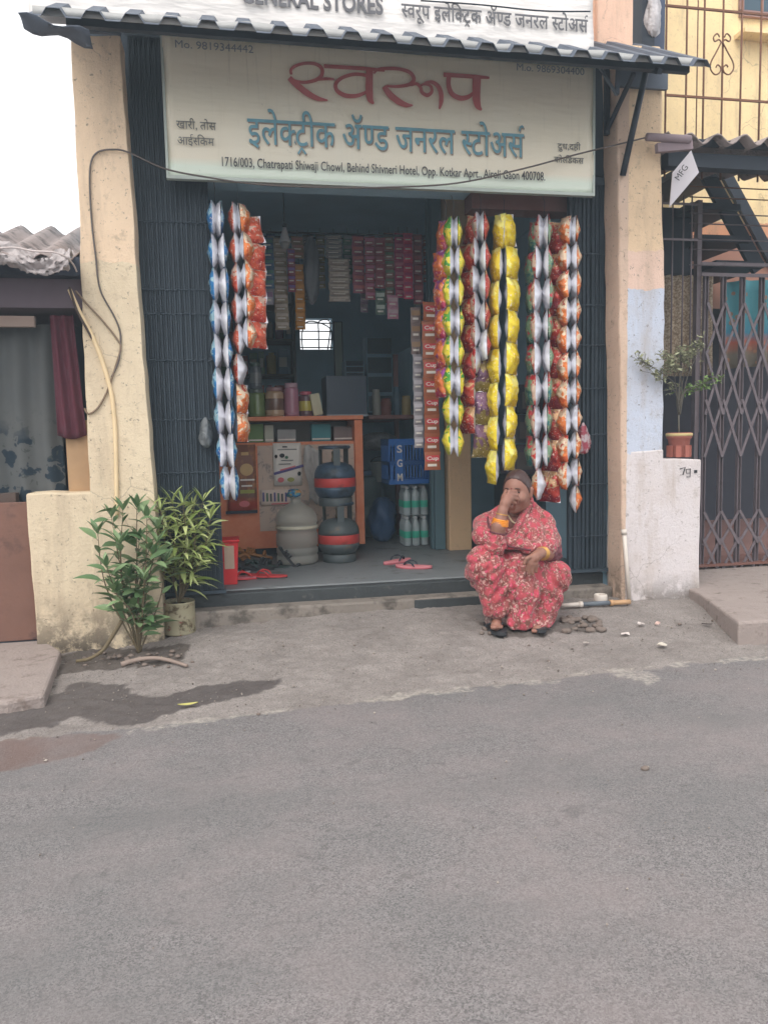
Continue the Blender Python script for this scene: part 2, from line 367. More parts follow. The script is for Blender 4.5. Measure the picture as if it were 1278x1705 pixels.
# ------------------------------------------------------------------ the shop building
SH = thing('shop_building', (.95, 4.2, 0), 'narrow peach plastered shop with open front between two pillars', 'shop')
def pxy(pts, Y): return [at(x, y, Y) for x, y in pts]
mb = MB()
def wobble(pts, k=.004, n=7):
    out = []
    for i, p in enumerate(pts):
        q = pts[(i+1) % len(pts)]; m = max(1, int((Vector(q)-Vector(p)).length/.09))
        for j in range(m):
            r = Vector(p).lerp(Vector(q), j/m); e = 0 if j == 0 else k
            out.append(r+Vector((rnd.uniform(-e, e), 0, rnd.uniform(-e, e))))
    return out
pl = pxy([(118, 58), (200, 58), (204, 130), (215, 270), (236, 560), (258, 840)], 3.9); pl += [Vector((-.372, 3.9, -.1)), Vector((-.69, 3.9, -.1))]
pl += pxy([(150, 826), (145, 690), (133, 430), (133, 360), (125, 200)], 3.9)
mb.prism(wobble(pl)[::-1], (0, .17, 0)); mb.build('pillar', m_pl, SH, .004)
mb = MB(); lw = [Vector((-.60, 3.903, -.1)), Vector((-.60, 3.903, .779)), at(43, 822, 3.903), Vector((-.968, 3.903, -.1))]
mb.prism(wobble(lw), (0, .16, 0)); mb.build('low_wall', m_pl, SH, .01)
mb = MB(); pr = pxy([(1026, 72), (1100, 76), (1103, 160), (1100, 270), (1107, 480), (1103, 760)], 3.9)+[Vector((2.34, 3.9, -.1)), Vector((2.10, 3.9, -.1))]+pxy([(1034, 800), (1031, 500)], 3.9)
mb.prism(wobble(pr)[::-1], (0, .17, 0)); mb.build('pillar', m_pr, SH, .012)
mb = MB(); lw = [Vector((2.118, 3.896, -.1)), at(1040, 900, 3.896), at(1043, 790, 3.896), at(1050, 752, 3.896), at(1104, 748, 3.896), at(1104, 764, 3.896), at(1167, 765, 3.896), at(1165, 880, 3.896), Vector((2.575, 3.896, -.1))]
mb.prism(wobble(lw)[::-1], (0, .22, 0)); mb.build('low_wall', m_lw, SH, .008)
MB().box((-.38, 4.2, -.1), (2.10, 7.6, .205)).build('floor', m_floor, SH, .012)
MB().box((-.375, 4.12, -.1), (2.095, 4.197, .199)).build('sill', m_stepd, SH, .008)
MB().box((-.375, 4.0, -.1), (2.095, 4.117, .135)).build('step', m_step, SH, .012)
MB().box((.93, 3.985, .02), (1.65, 3.997, .128)).build('step_riser', m_stepd, SH, .003)
MB().box((-.62, 4.145, -.1), (-.38, 7.6, 2.44)).build('side_wall', m_int, SH)
MB().box((2.10, 4.145, -.1), (2.34, 7.6, 2.44)).build('side_wall', m_int, SH)
MB().box((-.62, 4.30, 2.72), (2.34, 7.6, 2.86)).box((-.62, 4.30, 2.445), (-.38, 7.6, 2.715)).box((2.10, 4.30, 2.445), (2.34, 7.6, 2.715)).build('ceiling', m_ceil, SH)
w0 = at(500, 527, 7.5); w1 = at(556, 580, 7.5); mb = MB()
wx0, wx1, wz1, wz0 = w0.x, w1.x, w0.z, w1.z
for a, b in (((-.38, 0), (wx0, 2.72)), ((wx1, 0), (2.10, 2.72)), ((wx0, 0), (wx1, wz0)), ((wx0, wz1), (wx1, 2.72))): mb.box((a[0], 7.6, a[1]), (b[0], 7.72, b[1]))
mb.build('back_wall', m_int, SH)
wn = MB()
for k in range(4):
    z = wz0+(wz1-wz0)*(.06+.26*k); wn.box((wx0, 7.585, z-.005), (wx1, 7.597, z+.005))
for k in range(2): wn.tube(catmull([(wx0+.02+.16*k, 7.59, wz0), (wx0+.02+.16*k, 7.59, wz0+.16), (wx0+.09+.1*k, 7.59, wz1-.03), (wx1-.02, 7.59, wz1-.1+.06*k), (wx1-.02-.03*k, 7.59, wz0)], 5), .006, 6)
wn.build('window_grille', m_black, SH)
MB().box((1.33, 4.16, 2.245), (2.095, 4.30, 2.44)).build('lintel', m_lint, SH)
MB().box((-.375, 4.18, 2.33), (1.327, 4.30, 2.44)).build('lintel', m_int, SH)
MB().box((-.62, 4.145, 2.443), (2.34, 4.297, 3.055)).build('fascia_wall', mat('fascia_dark', S(62, 74, 86), .8, 0, .2, 5), SH)
MB().box((-.42, 4.06, 3.06), (2.20, 4.4, 4.6)).build('upper_wall', m_up, SH)
a = at(1000, 60, 3.98); b = at(1060, 60, 3.98); MB().box((a.x, 4.02, 3.06), (b.x, 4.2, 4.6)).build('upper_pillar', m_up, SH, .01)
p0 = at(741, 380, 5.2); p1 = at(786, 917, 5.2)
MB().box((p0.x, 5.2, .2), (p1.x, 5.42, 2.71)).build('inner_post', m_post, SH, .01)
MB().box((p0.x-.085, 5.26, .207), (p0.x-.012, 5.30, 2.71)).box((p0.x-.10, 5.302, .207), (p0.x-.012, 5.36, 2.71)).build('door_frame', m_pole, SH, .004)
p0 = at(935, 560, 5.6); MB().box((p0.x, 5.6, .2), (p0.x+.09, 5.72, 2.71)).build('inner_post', m_post, SH, .008)

# ------------------------------------------------------------------ folding gates of the shop
def folded_gate(name, x0, x1, Y, z0, z1, n, label, rows):
    g = thing(name, ((x0+x1)/2, Y, z0), label, 'folding gate')
    w = (x1-x0)/n
    for i in range(n):
        cx = x0+(i+.5)*w; y = Y+rnd.uniform(-.006, .006)+(.010 if i % 2 else 0)
        mb = MB(); mb.box((cx-w*.36, y, z0+.02), (cx-w*.36+.004, y+.026, z1)); mb.box((cx-w*.36+.004, y+.02, z0+.02), (cx+w*.36-.004, y+.024, z1)); mb.box((cx+w*.36-.004, y, z0+.02), (cx+w*.36, y+.026, z1))
        mb.build('channel', m_gate, g)
    for z in rows:
        mb = MB(); zr = [z+rnd.uniform(-.004, .004) for _ in range(n*2+1)]
        mb.sheet(lambda u, v: (x0+(x1-x0)*u, Y-.0075-.002*(round(u*n*2) % 2), zr[round(u*n*2)]-.003+.006*v), n*2, 1, (0, .003, 0)); mb.build('lattice_bar', m_gate, g)
    MB().box((x0, Y+.03, z0+.02), (x1, Y+.036, z1-.02)).build('backing_plate', m_gate, g)
    MB().box((x0-.01, Y-.012, z1-.03), (x1+.012, Y-.008, z1+.01)).build('top_rail', m_gate, g); MB().box((x0-.005, Y-.01, z0), (x1+.01, Y+.045, z0+.018)).build('bottom_rail', m_gate, g)
    return g
folded_gate('folding_gate', -.43, -.075, 4.085, .21, 3.0, 30, 'dark folding steel gate pushed against the left pillar behind the plants', [2.10, 1.77, 1.65, 1.42, 1.12, .85, .6])
folded_gate('folding_gate', 1.865, 2.098, 4.085, .21, 2.40, 18, 'dark folding steel gate pushed against the right pillar beside the squatting woman', [2.0, 1.72, 1.5, 1.26, 1.0, .72, .42])

# ------------------------------------------------------------------ awning
def awning():
    x0, x1, Yf, zf, Yb, zb, pitch, hh = -.735, 2.262, 3.4, 2.692, 4.0, 3.05, .1497, .033
    A = thing('awning', ((x0+x1)/2, Yf, zf), 'dark corrugated metal awning above the main signboard', 'awning')
    prof = []
    n = int((x1-x0)/pitch)
    for i in range(n):
        b = x0+i*pitch
        prof += [(b, 0), (b+.38*pitch, 0), (b+.52*pitch, hh), (b+.86*pitch, hh)]
    prof.append((x0+n*pitch, 0))
    mb = MB(); N = len(prof)-1
    def fn(u, v):
        x, z = prof[round(u*N)]; y = Yf+(Yb-Yf)*v; d = .008*nz(x*2, v, 0, 1)*(1-v)
        return (x, y+d, zf+z+(zb-zf)*v+d*.6)
    mb.sheet(fn, N, 6, (0, 0, .003)); o = mb.build('sheet', m_awn, A)
    for p in o.data.polygons: p.use_smooth = False
    MB().sheet(lambda u, v: (x0+.02+(x1-x0-.04)*u, Yf+.035+.004*math.sin(u*60), zf+.022+(.032+.004*math.sin(u*47))*v), 60, 1, (0, .004, 0)).build('flashing', m_flash, A)
    mb = MB(); mb.beam((-.60, 3.50, 2.728), (2.20, 3.50, 2.728), .04, .03); mb.beam((-.62, 3.93, 2.965), (2.30, 3.93, 2.965), .05, .05); mb.build('purlin', m_black, A)
    for x in (2.03,):
        mb = MB(); mb.beam((x, 3.46, 2.690), (x, 4.0, 2.975), .025, .025); mb.beam((x, 3.985, 2.96), (x, 3.985, 2.60), .025, .025); mb.beam((x, 3.70, 2.79), (x, 3.985, 2.62), .018, .018); mb.build('bracket', m_black, A)
    mb = MB(); a = at(1074, 122, 3.80); b = at(1036, 292, 3.885); mb.tube([a, b], .016, 10); mb.build('brace_pole', m_black, A)
    a = at(992, 103, 3.7); b = at(1026, 104, 3.7); c = at(1026, 158, 3.7)
    mb = MB(); mb.beam(a, b, .018, .018, 0); mb.beam(b+Vector((.01, 0, 0)), c, .018, .018); mb.beam(a, c, .012, .012); mb.build('end_frame', m_awn, A)
    MB().box((2.03, 3.865, 2.80), (2.315, 3.885, 2.945)).build('end_board', m_awn, A); MB().box((-.665, 3.865, 2.872), (-.43, 3.885, 2.945)).build('end_board', m_awn, A)
    # torn left corner flap
    MB().sheet(lambda u, v: (x0-.02+.26*u, Yf-.03+.08*v, zf-.012-.05*u-.02*v+.012*math.sin(u*9+v*3)), 8, 3, (0, 0, .003)).build('torn_flap', m_awn, A)
awning()
# ------------------------------------------------------------------ lettering
_G = {}
def glyph(ch, off=0.0):
    k = (ch, off)
    if k not in _G:
        c = bpy.data.curves.new('g', 'FONT'); c.body = ch; c.resolution_u = 3; c.offset = off
        o = bpy.data.objects.new('g', c); COL.objects.link(o); bpy.context.view_layer.update()
        m = bpy.data.meshes.new_from_object(o.evaluated_get(bpy.context.evaluated_depsgraph_get()))
        v = np.array([q.co[:2] for q in m.vertices]).reshape(-1, 2); f = [list(p.vertices) for p in m.polygons]
        bpy.data.objects.remove(o); bpy.data.curves.remove(c); bpy.data.meshes.remove(m); _G[k] = (v, f)
    return _G[k]
def clip_x(v, f, xc):
    """keep the part of a flat mesh left of xc"""
    V = []; Fo = []
    for p in f:
        pts = [v[i] for i in p]; out = []
        for a, b in zip(pts, pts[1:]+pts[:1]):
            ia, ib = a[0] <= xc, b[0] <= xc
            if ia: out.append(a)
            if ia != ib: t = (xc-a[0])/(b[0]-a[0]); out.append(a+(b-a)*t)
        if len(out) >= 3: Fo.append(list(range(len(V), len(V)+len(out)))); V += out
    return np.array(V).reshape(-1, 2), Fo
def stroke2(pts, w):
    pts = [np.array(p, float) for p in pts]; V = []; n = len(pts); ws = w if isinstance(w, list) else [w]*n
    for i, p in enumerate(pts):
        t = pts[min(i+1, n-1)]-pts[max(i-1, 0)]; t = t/(np.hypot(*t) or 1); m = np.array((-t[1], t[0]))*ws[i]/2; V += [p+m, p-m]
    return np.array(V), [[2*i, 2*i+1, 2*i+3, 2*i+2] for i in range(n-1)]
def deva(tokens, off=0.0, sp=0.0):
    """tokens: plain characters, ('स','h') half form, ('ee','m') mark; ' ' space; returns flat verts, faces"""
    V = []; Fc = []; pen = 0.0; nv = 0
    def put(v, f, dx):
        nonlocal nv
        if len(v) == 0: return
        V.append(v+np.array((dx, 0))); Fc.extend([[i+nv for i in p] for p in f]); nv += len(v)
    for tk in tokens:
        ch, md = tk if isinstance(tk, tuple) else (tk, '')
        if ch == ' ': pen += .28; continue
        if md == 'reph': put(*stroke2([(-.20, .70), (-.17, .80), (-.09, .84), (-.02, .80)], .06), pen); continue
        if md == 'rasub': put(*stroke2([(-.42, -.20), (-.27, -.05), (-.12, -.20)], .065), pen); continue
        v, f = glyph(ch, off)
        if md == 'h':
            xm = v[:, 0].max()
            fr = {'स': .60, 'ण': .64, 'क': .80, 'ल': .6}.get(ch, .7)
            v, f = clip_x(v, f, xm*fr); put(v, f, pen); pen += xm*fr-.01+sp; continue
        if ch in 'ेैुूॅंँृ': put(v, f, pen); continue
        put(v, f, pen); pen += (.265 if ch == 'ि' else max(v[:, 0].max(), .2))+sp
    return np.concatenate(V), Fc
def latin(s, off=0.0):
    return glyph(s, off)
def place(v, f, x0, x1, zb, h, Y, base=None, shear=0.0, th=.0025):
    """flat letters -> thin solid letters on the plane Y between world x0..x1, baseline zb, scale height h per unit"""
    a, b = v[:, 0].min(), v[:, 0].max(); mb = MB(); k = (x1-x0)/(b-a)
    P = [((p[0]-a)*k+x0+shear*p[1]*h, Y, zb+p[1]*h) for p in v]; n = len(P)
    mb.add(P, f); mb.add([(p[0], p[1]+th, p[2]) for p in P], [q[::-1] for q in f])
    cnt = {}
    for q in f:
        for i, j in zip(q, q[1:]+q[:1]): cnt[(i, j)] = 1
    mb.f += [[j, i, n+i, n+j] for (i, j) in cnt if (j, i) not in cnt]; extra = len(mb.f)-len(mb.m); mb.m += [0]*extra; mb.sm += [False]*extra
    return mb
def ink(name, c, r=.6): return mat(name, c, r, 0, .15, 30)
i_red = mat('sign_red', S(182, 98, 98), .6, 0, .35, 9); i_blue = mat('sign_blue', S(104, 152, 166), .55, 0, .5, 12)
i_gry = ink('sign_grey', S(112, 112, 108)); i_dk = ink('sign_dark', S(74, 74, 76)); i_ban = ink('banner_ink', S(96, 96, 100))

# main signboard -----------------------------------------------------
def sign_board():
    Y = 3.93; a = at(271, 62, Y); b = at(990, 325, Y); x0, x1, zb, zt = -.262, b.x, b.z, 2.935
    Sg = thing('shop_sign', ((x0+x1)/2, Y, zb), 'wide pale flex signboard with red and blue Devanagari lettering under the awning', 'signboard')
    t = NT('sign_flex'); X, Yn, Z = t.xyz()
    c = t.mix(t.noise(2.2, 5, .6), S(228, 224, 208), S(234, 222, 196))
    c = t.mix(t.ramp(Z, [(0, 1), (.06, 1), (.10, 0)]), c, S(222, 232, 216))
    c = t.mix(t.math('MULTIPLY', t.ramp(t.noise(5, 8, .75, t.mapped((9, 1, .5))), [(.56, 0), (.7, 1)]), t.ramp(Z, [(.2, .1), (.6, .35)])), c, S(138, 128, 108))
    c = t.mix(t.ramp(t.noise(24, 4, .7), [(.68, 0), (.75, .4)]), c, S(120, 112, 98))
    t.col(c); t.bump(t.noise(3, 3, .5, t.mapped((1, 1, 5))), .25, .02); m_flex = t.set(.42, 0, .4)
    MB().sheet(lambda u, v: (x0+.008+(x1-x0-.016)*u, Y+.006+.004*math.sin(v*11+u*2)+.0025*math.sin(u*17+v*5), zb+.008+(zt-zb-.016)*v), 50, 24, (0, .012, 0)).build('board', m_flex, Sg)
    fr = MB()
    for p, q in (((x0, zb-.004), (x1, zb+.012)), ((x0, zt-.012), (x1, zt+.004))): fr.box((p[0], Y+.001, p[1]), (q[0], Y+.034, q[1]))
    for x in (x0, x1-.012): fr.box((x, Y+.002, zb+.0125), (x+.012, Y+.033, zt-.0125))
    fr.build('frame', mat('sign_frame', S(176, 184, 176), .5, .2), Sg)
    Yt = Y-.006
    # big red name: brushed strokes measured on the photo
    def ps(pts, ox, oy, k=3.454): return [(ox+x/k, oy+y/k) for x, y in pts]
    strokes = [(ps([(742, 255), (742, 225), (775, 202), (830, 190), (885, 196), (918, 222), (915, 262), (880, 288), (820, 300), (765, 292), (738, 268)], 270, 50), [14, 15, 15, 16, 18, 20, 20, 18, 16, 14, 10]),
               (ps([(730, 275), (770, 312), (830, 360), (890, 392), (952, 404)], 270, 50), [26, 34, 34, 26, 6]),
               (ps([(895, 285), (945, 280), (990, 284)], 270, 50), [12, 16, 10]),
               (ps([(930, 208), (1040, 214), (1160, 222), (1278, 232)], 270, 50), [20, 20, 20, 14]),
               (ps([(1178, 262), (1110, 254), (1040, 272), (1000, 305), (1002, 345), (1050, 376), (1120, 378), (1182, 352)], 270, 50), [18, 18, 18, 20, 22, 24, 20, 14]),
               (ps([(1192, 224), (1190, 300), (1190, 360), (1196, 400), (1216, 424)], 270, 50), [40, 40, 42, 36, 8]),
               (ps([(-62, 250), (-40, 228), (20, 222), (90, 226), (145, 245), (168, 282), (145, 312), (80, 325), (10, 322)], 640, 50), [10, 16, 18, 18, 20, 22, 20, 16, 12]),
               (ps([(-4, 326), (30, 372), (80, 412), (125, 432), (162, 434)], 640, 50), [26, 36, 36, 26, 6]),
               (ps([(150, 318), (182, 310), (205, 330), (215, 360), (245, 376), (270, 356), (262, 322), (228, 312), (205, 322)], 640, 50), [14, 16, 18, 20, 20, 18, 16, 14, 8]),
               (ps([(228, 306), (268, 300), (304, 322), (322, 362), (324, 410), (314, 456)], 640, 50), [12, 18, 24, 28, 26, 8]),
               (ps([(338, 258), (430, 264), (520, 270), (600, 276)], 640, 50), [24, 22, 22, 12]),
               (ps([(368, 268), (366, 318), (384, 366), (428, 392), (475, 388), (515, 358)], 640, 50), [26, 26, 28, 28, 24, 14]),
               (ps([(528, 272), (526, 340), (526, 400), (536, 440), (556, 462)], 640, 50), [50, 48, 46, 36, 8])]
    mb = MB()
    kpx = (at(640, 150, Y).x-at(639, 150, Y).x)/3.454
    for si, (pts, ws) in enumerate(strokes):
        P = catmull([at(x, y, Yt) for x, y in pts], 5); W = list(np.interp(np.linspace(0, len(ws)-1, len(P)), range(len(ws)), ws))
        v, f = stroke2([(p.x, p.z) for p in P], [w*kpx for w in W])
        yo = Yt-.0004*si; n = len(v)
        mb.add([(q[0], yo, q[1]) for q in v], f)
        mb.add([(q[0], yo+.002, q[1]) for q in v], [q[::-1] for q in f])
    mb.build('name_lettering', i_red, Sg)
    # blue line
    H = ('स', 'h')
    line = ['इ', 'ल', 'े', ('क', 'h'), 'ट', ('', 'rasub'), 'ी', 'क', ' ', 'ॲ', ('ण', 'h'), 'ड', ' ', 'ज', 'न', 'र', 'ल', ' ', H, 'ट', 'ो', 'अ', 'स', ('', 'reph')]
    v, f = deva(line, .004); A = at(413, 245, Yt); B = at(872, 268, Yt); top = at(415, 199, Yt)
    place(v, f, A.x, B.x, (A.z+B.z)/2+.018, (top.z-A.z-.018)/.60, Yt, shear=-.0, th=.0015).build('blue_lettering', i_blue, Sg)
    # offset drop shade of the painted letters is part of the print
    place(v, f, A.x+.005, B.x+.005, (A.z+B.z)/2+.012, (top.z-A.z-.018)/.60, Yt+.0022, th=.0012).build('letter_outline', ink('sign_outline', S(150, 132, 118)), Sg)
    v, f = latin('1716/003, Chatrapati Shiwaji Chowl, Behind Shivneri Hotel, Opp. Kotkar Aprt., Airoli Gaon 400708.', .008)
    A = at(370, 277, Yt); B = at(907, 300, Yt); place(v, f, A.x, B.x, (A.z+B.z)/2, .062, Yt, th=.0012).build('address_lettering', i_dk, Sg)
    for tk, p, q, hh in ((['ख', 'ा', 'र', 'ी', ',', ' ', 'त', 'ो', 'स'], (294, 214), (360, 216), .055), (['आ', 'ई', H, 'ि', 'क', 'म'], (296, 240), (357, 243), .055),
                          (['द', 'ु', 'ध', ',', 'द', 'ह', 'ी'], (928, 248), (966, 250), .045), (['क', 'ो', ('ल', 'h'), 'ि', 'ड', 'ं', 'क', 'स'], (922, 270), (971, 273), .045)):
        v, f = deva([c for c in tk if c != '्'], .004); A = at(*p, Yt); B = at(*q, Yt)
        place(v, f, A.x, B.x, (A.z+B.z)/2, hh, Yt, th=.0012).build('side_lettering', i_gry, Sg)
    for s, p, q in (('Mo. 9819344442', (292, 79), (422, 88)), ('M.o. 9869304400', (860, 118), (972, 124))):
        v, f = latin(s, 0.0); A = at(*p, Yt); B = at(*q, Yt); place(v, f, A.x, B.x, (A.z+B.z)/2, .05, Yt, th=.0012).build('phone_lettering', ink('sign_faded', S(140, 146, 150)), Sg)
sign_board()

# upper banner ---------------------------------------------------------
def banner():
    Y = 3.60; r = at(986, 60, Y); x0, x1 = at(46, 5, Y).x, r.x; zb = at(800, 56, Y).z; zt = zb+.85
    B = thing('upper_banner', ((x0+x1)/2, Y, zb), 'white cloth banner with grey shop lettering hung above the awning', 'banner')
    t = NT('banner_cloth'); c = t.mix(t.noise(3, 5), S(214, 210, 206), S(236, 232, 228)); t.col(c); t.bump(t.noise(4, 3, .5, t.mapped((1, 1, 4))), .5, .03); m = t.set(.6, 0, .3)
    MB().sheet(lambda u, v: (x0+(x1-x0)*u, Y+.010*math.sin(v*19+u*3)*(1-v)+.006*math.sin(u*23), zb-.10+.02*math.sin(u*9)*(1-v)*.5+(zt-zb+.10)*v), 70, 16, (0, .003, 0)).build('cloth', m, B)
    Yt = Y-.018
    v, f = latin('GENERAL STORES', .028); a = at(402, 3, Yt); b = at(638, 24, Yt); place(v, f, a.x, b.x, (a.z+b.z)/2, .105, Yt).build('lettering', i_ban, B)
    v, f = deva([('स', 'h'), 'व', 'र', 'ू', 'प', ' ', 'इ', 'ल', 'े', 'ि', ('क', 'h'), 'ट', ('', 'rasub'), 'क', ' ', 'ॲ', ('ण', 'h'), 'ड', ' ', 'ज', 'न', 'र', 'ल', ' ', ('स', 'h'), 'ट', 'ो', 'अ', 'स', ('', 'reph')], .01)
    a = at(668, 27, Yt); b = at(978, 54, Yt); place(v, f, a.x, b.x, (a.z+b.z)/2, .088, Yt).build('lettering', i_ban, B)
    mb = MB(); mb.tube(catmull([at(700, 1, Yt), at(800, 8, Yt), at(900, 18, Yt), at(982, 19, Yt)], 6), .0035, 6); mb.build('cord', m_black, B)
    MB().beam((x0, Y+.02, zt-.02), (x1, Y+.02, zt-.02), .03, .03).beam((x0+.1, Y+.02, zt-.02), (x0+.1, 4.0, 2.95), .025, .025).beam((x1-.1, Y+.02, zt-.02), (x1-.1, 4.0, 2.95), .025, .025).build('frame', m_black, B)
banner()

# ------------------------------------------------------------------ cables
def cable(name, pts, r, label, m=None, n=6):
    mb = MB(); P = catmull(pts, n); mb.tube(P, r, 7); return tag(mb.build(name, m or mat('cable_black', (.03, .03, .032), .6), None, 0, P[0]), label, 'cable')
Yc = 3.893
m_cab = mat('cable_brown', S(128, 108, 88), .6)
cable('electric_cable', [at(186, 628, Yc), at(198, 600, Yc), at(201, 560, Yc), at(192, 530, Yc), at(170, 490, Yc), at(163, 462, Yc), at(160, 430, Yc), at(154, 380, Yc), at(150, 320, Yc), at(151, 275, Yc), at(162, 254, Yc), at(188, 249, Yc-.01), at(215, 254, 3.88), at(275, 281, 3.88), at(350, 296, 3.87), at(430, 307, 3.86), at(540, 312, 3.85), at(640, 312, 3.85), at(760, 305, 3.85), at(870, 281, 3.86), at(960, 257, 3.87), at(1030, 240, 3.87), at(1095, 224, 3.85)], .0042, 'thin cable running up the left pillar and sagging across the main signboard', mat('cable_grey', S(92, 84, 80), .6))
cable('electric_cable', [at(126, 484, Yc), at(145, 506, Yc), at(172, 535, Yc), at(196, 566, Yc), at(201, 580, Yc), at(192, 612, Yc), at(180, 648, Yc), at(164, 678, Yc), at(148, 689, Yc), at(141, 680, Yc)], .0045, 'dark loose cable looped in a teardrop on the left pillar', m_cab)
cable('conduit_pipe', [at(116, 482, Yc-.01), at(133, 520, Yc-.01), at(152, 556, Yc), at(170, 600, Yc), at(184, 648, Yc), at(190, 690, Yc), at(193, 740, Yc), at(195, 860, Yc)], .010, 'cream painted conduit running diagonally then straight down the left pillar', mat('conduit_cream', S(222, 198, 158), .8, 0, .15, 20))
cable('electric_cable', [at(116, 478, Yc-.02), at(128, 516, Yc-.02), at(145, 548, Yc-.012), at(155, 566, Yc)], .006, 'short stripped cable end beside the cream conduit on the left pillar', mat('cable_dark', S(70, 56, 50), .6))

# ------------------------------------------------------------------ neighbour on the left
NL = thing('neighbour_house', (-1.5, 4.1, 0), 'low dark house with curtained opening left of the left pillar', 'house')
m_nd = mat('neighbour_dark', S(70, 72, 84), .85, 0, .25, 4)
MB().box((-2.6, 4.62, 0), (-.63, 4.75, 2.1)).build('wall', m_nd, NL)
MB().box((-3.2, 3.93, 1.80), (-.66, 4.6, 1.885)).build('fascia', mat('neighbour_fascia', S(60, 66, 80), .8, 0, .2, 5), NL); MB().box((-3.2, 4.0, 1.66), (-.64, 4.6, 1.797)).build('beam', mat('neighbour_beam', S(112, 100, 108), .8, 0, .2, 5), NL)
MB().box((-2.6, 3.96, 1.565), (-.90, 3.99, 1.615)).build('board', mat('neighbour_board', S(140, 122, 112), .8), NL)
a = at(108, 700, 4.02); b = at(150, 822, 4.02)
MB().box((a.x, 4.02, .3), (-.62, 4.3, a.z)).build('jamb', mat('neighbour_jamb', S(166, 136, 104), .85, 0, .25, 8), NL)
MB().box((-3.2, 4.02, 0), (-1.05, 4.10, .775)).build('wall', mat('neighbour_low', S(84, 70, 64), .85, 0, .2, 5), NL)
def wavy(x0, x1, y0, zf0, y1, zf1, amp, pitch, th=.006):
    mb = MB(); nu = int((x1-x0)/pitch*8)
    return mb.sheet(lambda u, v: (x0+(x1-x0)*u, y0+(y1-y0)*v+.012*math.sin(u*7)*(1-v), zf0+(zf1-zf0)*v+amp*math.cos((x0+(x1-x0)*u)/pitch*2*math.pi)+.008*math.sin(u*5+v*3)), nu, 8, (0, 0, th))
wavy(-3.2, -.70, 3.72, 1.83, 4.75, 2.20, .026, .16).build('roof', m_cem, NL)
D = thing('low_door', (-1.3, 4.0, 0), 'reddish brown half door below the floral curtain', 'door')
a = at(61, 835, 4.0); z0 = at(30, 1066, 4.0).z
MB().box((-2.2, 3.985, z0), (a.x-.004, 4.012, a.z)).build('panel', mat('door_brown', S(116, 84, 72), .7, 0, .3, 4, .2, 30, S(84, 62, 56), 5), D, .004)
MB().box((-2.2, 3.978, z0-.012), (a.x-.004, 4.0, z0-.001)).build('bottom_rail', m_black, D)
# floral curtain
t = NT('curtain_floral'); X, Yn, Z = t.xyz()
nn = t.noise(12, 3); nvv = t.n('ShaderNodeTexNoise'); nvv.inputs['Scale'].default_value = 22; t.l(t.co, nvv.inputs['Vector']); svv = t.n('ShaderNodeVectorMath'); svv.operation = 'SCALE'; svv.inputs['Scale'].default_value = .11; t.l(nvv.outputs['Color'], svv.inputs[0]); wvv = t.n('ShaderNodeVectorMath'); t.l(t.co, wvv.inputs[0]); t.l(svv.outputs[0], wvv.inputs[1]); v1 = t.vor(9.5, wvv.outputs[0]); v2 = t.vor(19, wvv.outputs[0])
fl = t.math('MULTIPLY', t.ramp(t.math('ADD', v1, t.math('MULTIPLY', nn, .25)), [(.50, 1), (.56, 0)]), t.ramp(t.math('ADD', Z, t.math('MULTIPLY', nn, .2)), [(.52, 1), (.62, 0)]))
c = t.mix(t.noise(5), S(80, 84, 86), S(96, 96, 94)); c = t.mix(fl, c, S(38, 50, 60)); c = t.mix(t.math('MULTIPLY', t.ramp(v2, [(.18, 1), (.24, 0)]), t.ramp(Z, [(.40, .8), (.62, 0)])), c, S(66, 72, 70))
t.col(c); m_cur = t.set(.85, 0, .2)
mb = MB(); z1 = at(50, 540, 4.06).z
mb.sheet(lambda u, v: (-2.1+1.27*u, 4.08+.016*math.sin(u*64+.8*math.sin(v*3)), .60+(z1-.60)*v), 120, 14, (0, .002, 0))
tag(mb.build('curtain', m_cur, None, 0, (-1.4, 4.08, .6)), 'grey curtain with dark blue flowers in the opening left of the pillar', 'curtain')
t = NT('cloth_maroon'); t.col(t.mix(t.noise(6), S(76, 42, 52), S(100, 54, 64))); t.bump(t.noise(5, 3, .5, t.mapped((4, 1, 1))), .5, .03); m_mar = t.set(.85, 0, .2)
a = at(82, 525, 3.98); b = at(141, 724, 3.98); mb = MB()
mb.sheet(lambda u, v: (a.x+(b.x-a.x)*(u*(.85+.15*(1-v))+.04*(1-v)), 3.98+.012*math.sin(u*15+v*2)+.02*(1-v)*u, b.z+(a.z-b.z)*v-.02*math.sin(u*3.1)*(1-v)), 26, 20, (0, .003, 0))
tag(mb.build('hanging_cloth', m_mar, None, 0, (a.x, 3.98, b.z)), 'maroon cloth hanging beside the floral curtain', 'cloth')
# plastic sheet over the eaves
t = NT('plastic_sheet'); t.col(t.mix(t.noise(7), S(140, 130, 130), S(190, 182, 180))); t.bump(t.noise(9, 5, .7), .6, .04); m_ps = t.set(.35, 0, .5)
mb = MB(); zt = at(60, 400, 3.70).z; zb_ = at(60, 446, 3.70).z
mb.sheet(lambda u, v: (-1.9+1.22*u, 3.70+.12*v*v+.016*nz(u*16, v*5, 0, 2)+.007*nz(u*44, v*15, 1, 4)-.02*math.sin(v*3.1), zb_+.014*math.sin(u*26)+.018*math.sin(u*11+1)+(zt-.01-zb_)*v+.022*nz(u*14, v*5, 1, 5)*v+.008*nz(u*40, v*14, 2, 3)), 130, 18, (0, .003, .002))
tag(mb.build('plastic_sheet', m_ps, None, 0, (-1.2, 3.7, zb_)), 'crumpled grey plastic sheet draped over the left neighbour roof edge', 'plastic sheet')
mb = MB(); mb.tube(catmull([at(-40, 418, 3.66), at(20, 412, 3.66), at(55, 418, 3.66), at(90, 420, 3.66), at(110, 428, 3.68), at(122, 440, 3.75), at(128, 452, 3.8)], 5), .004, 6)
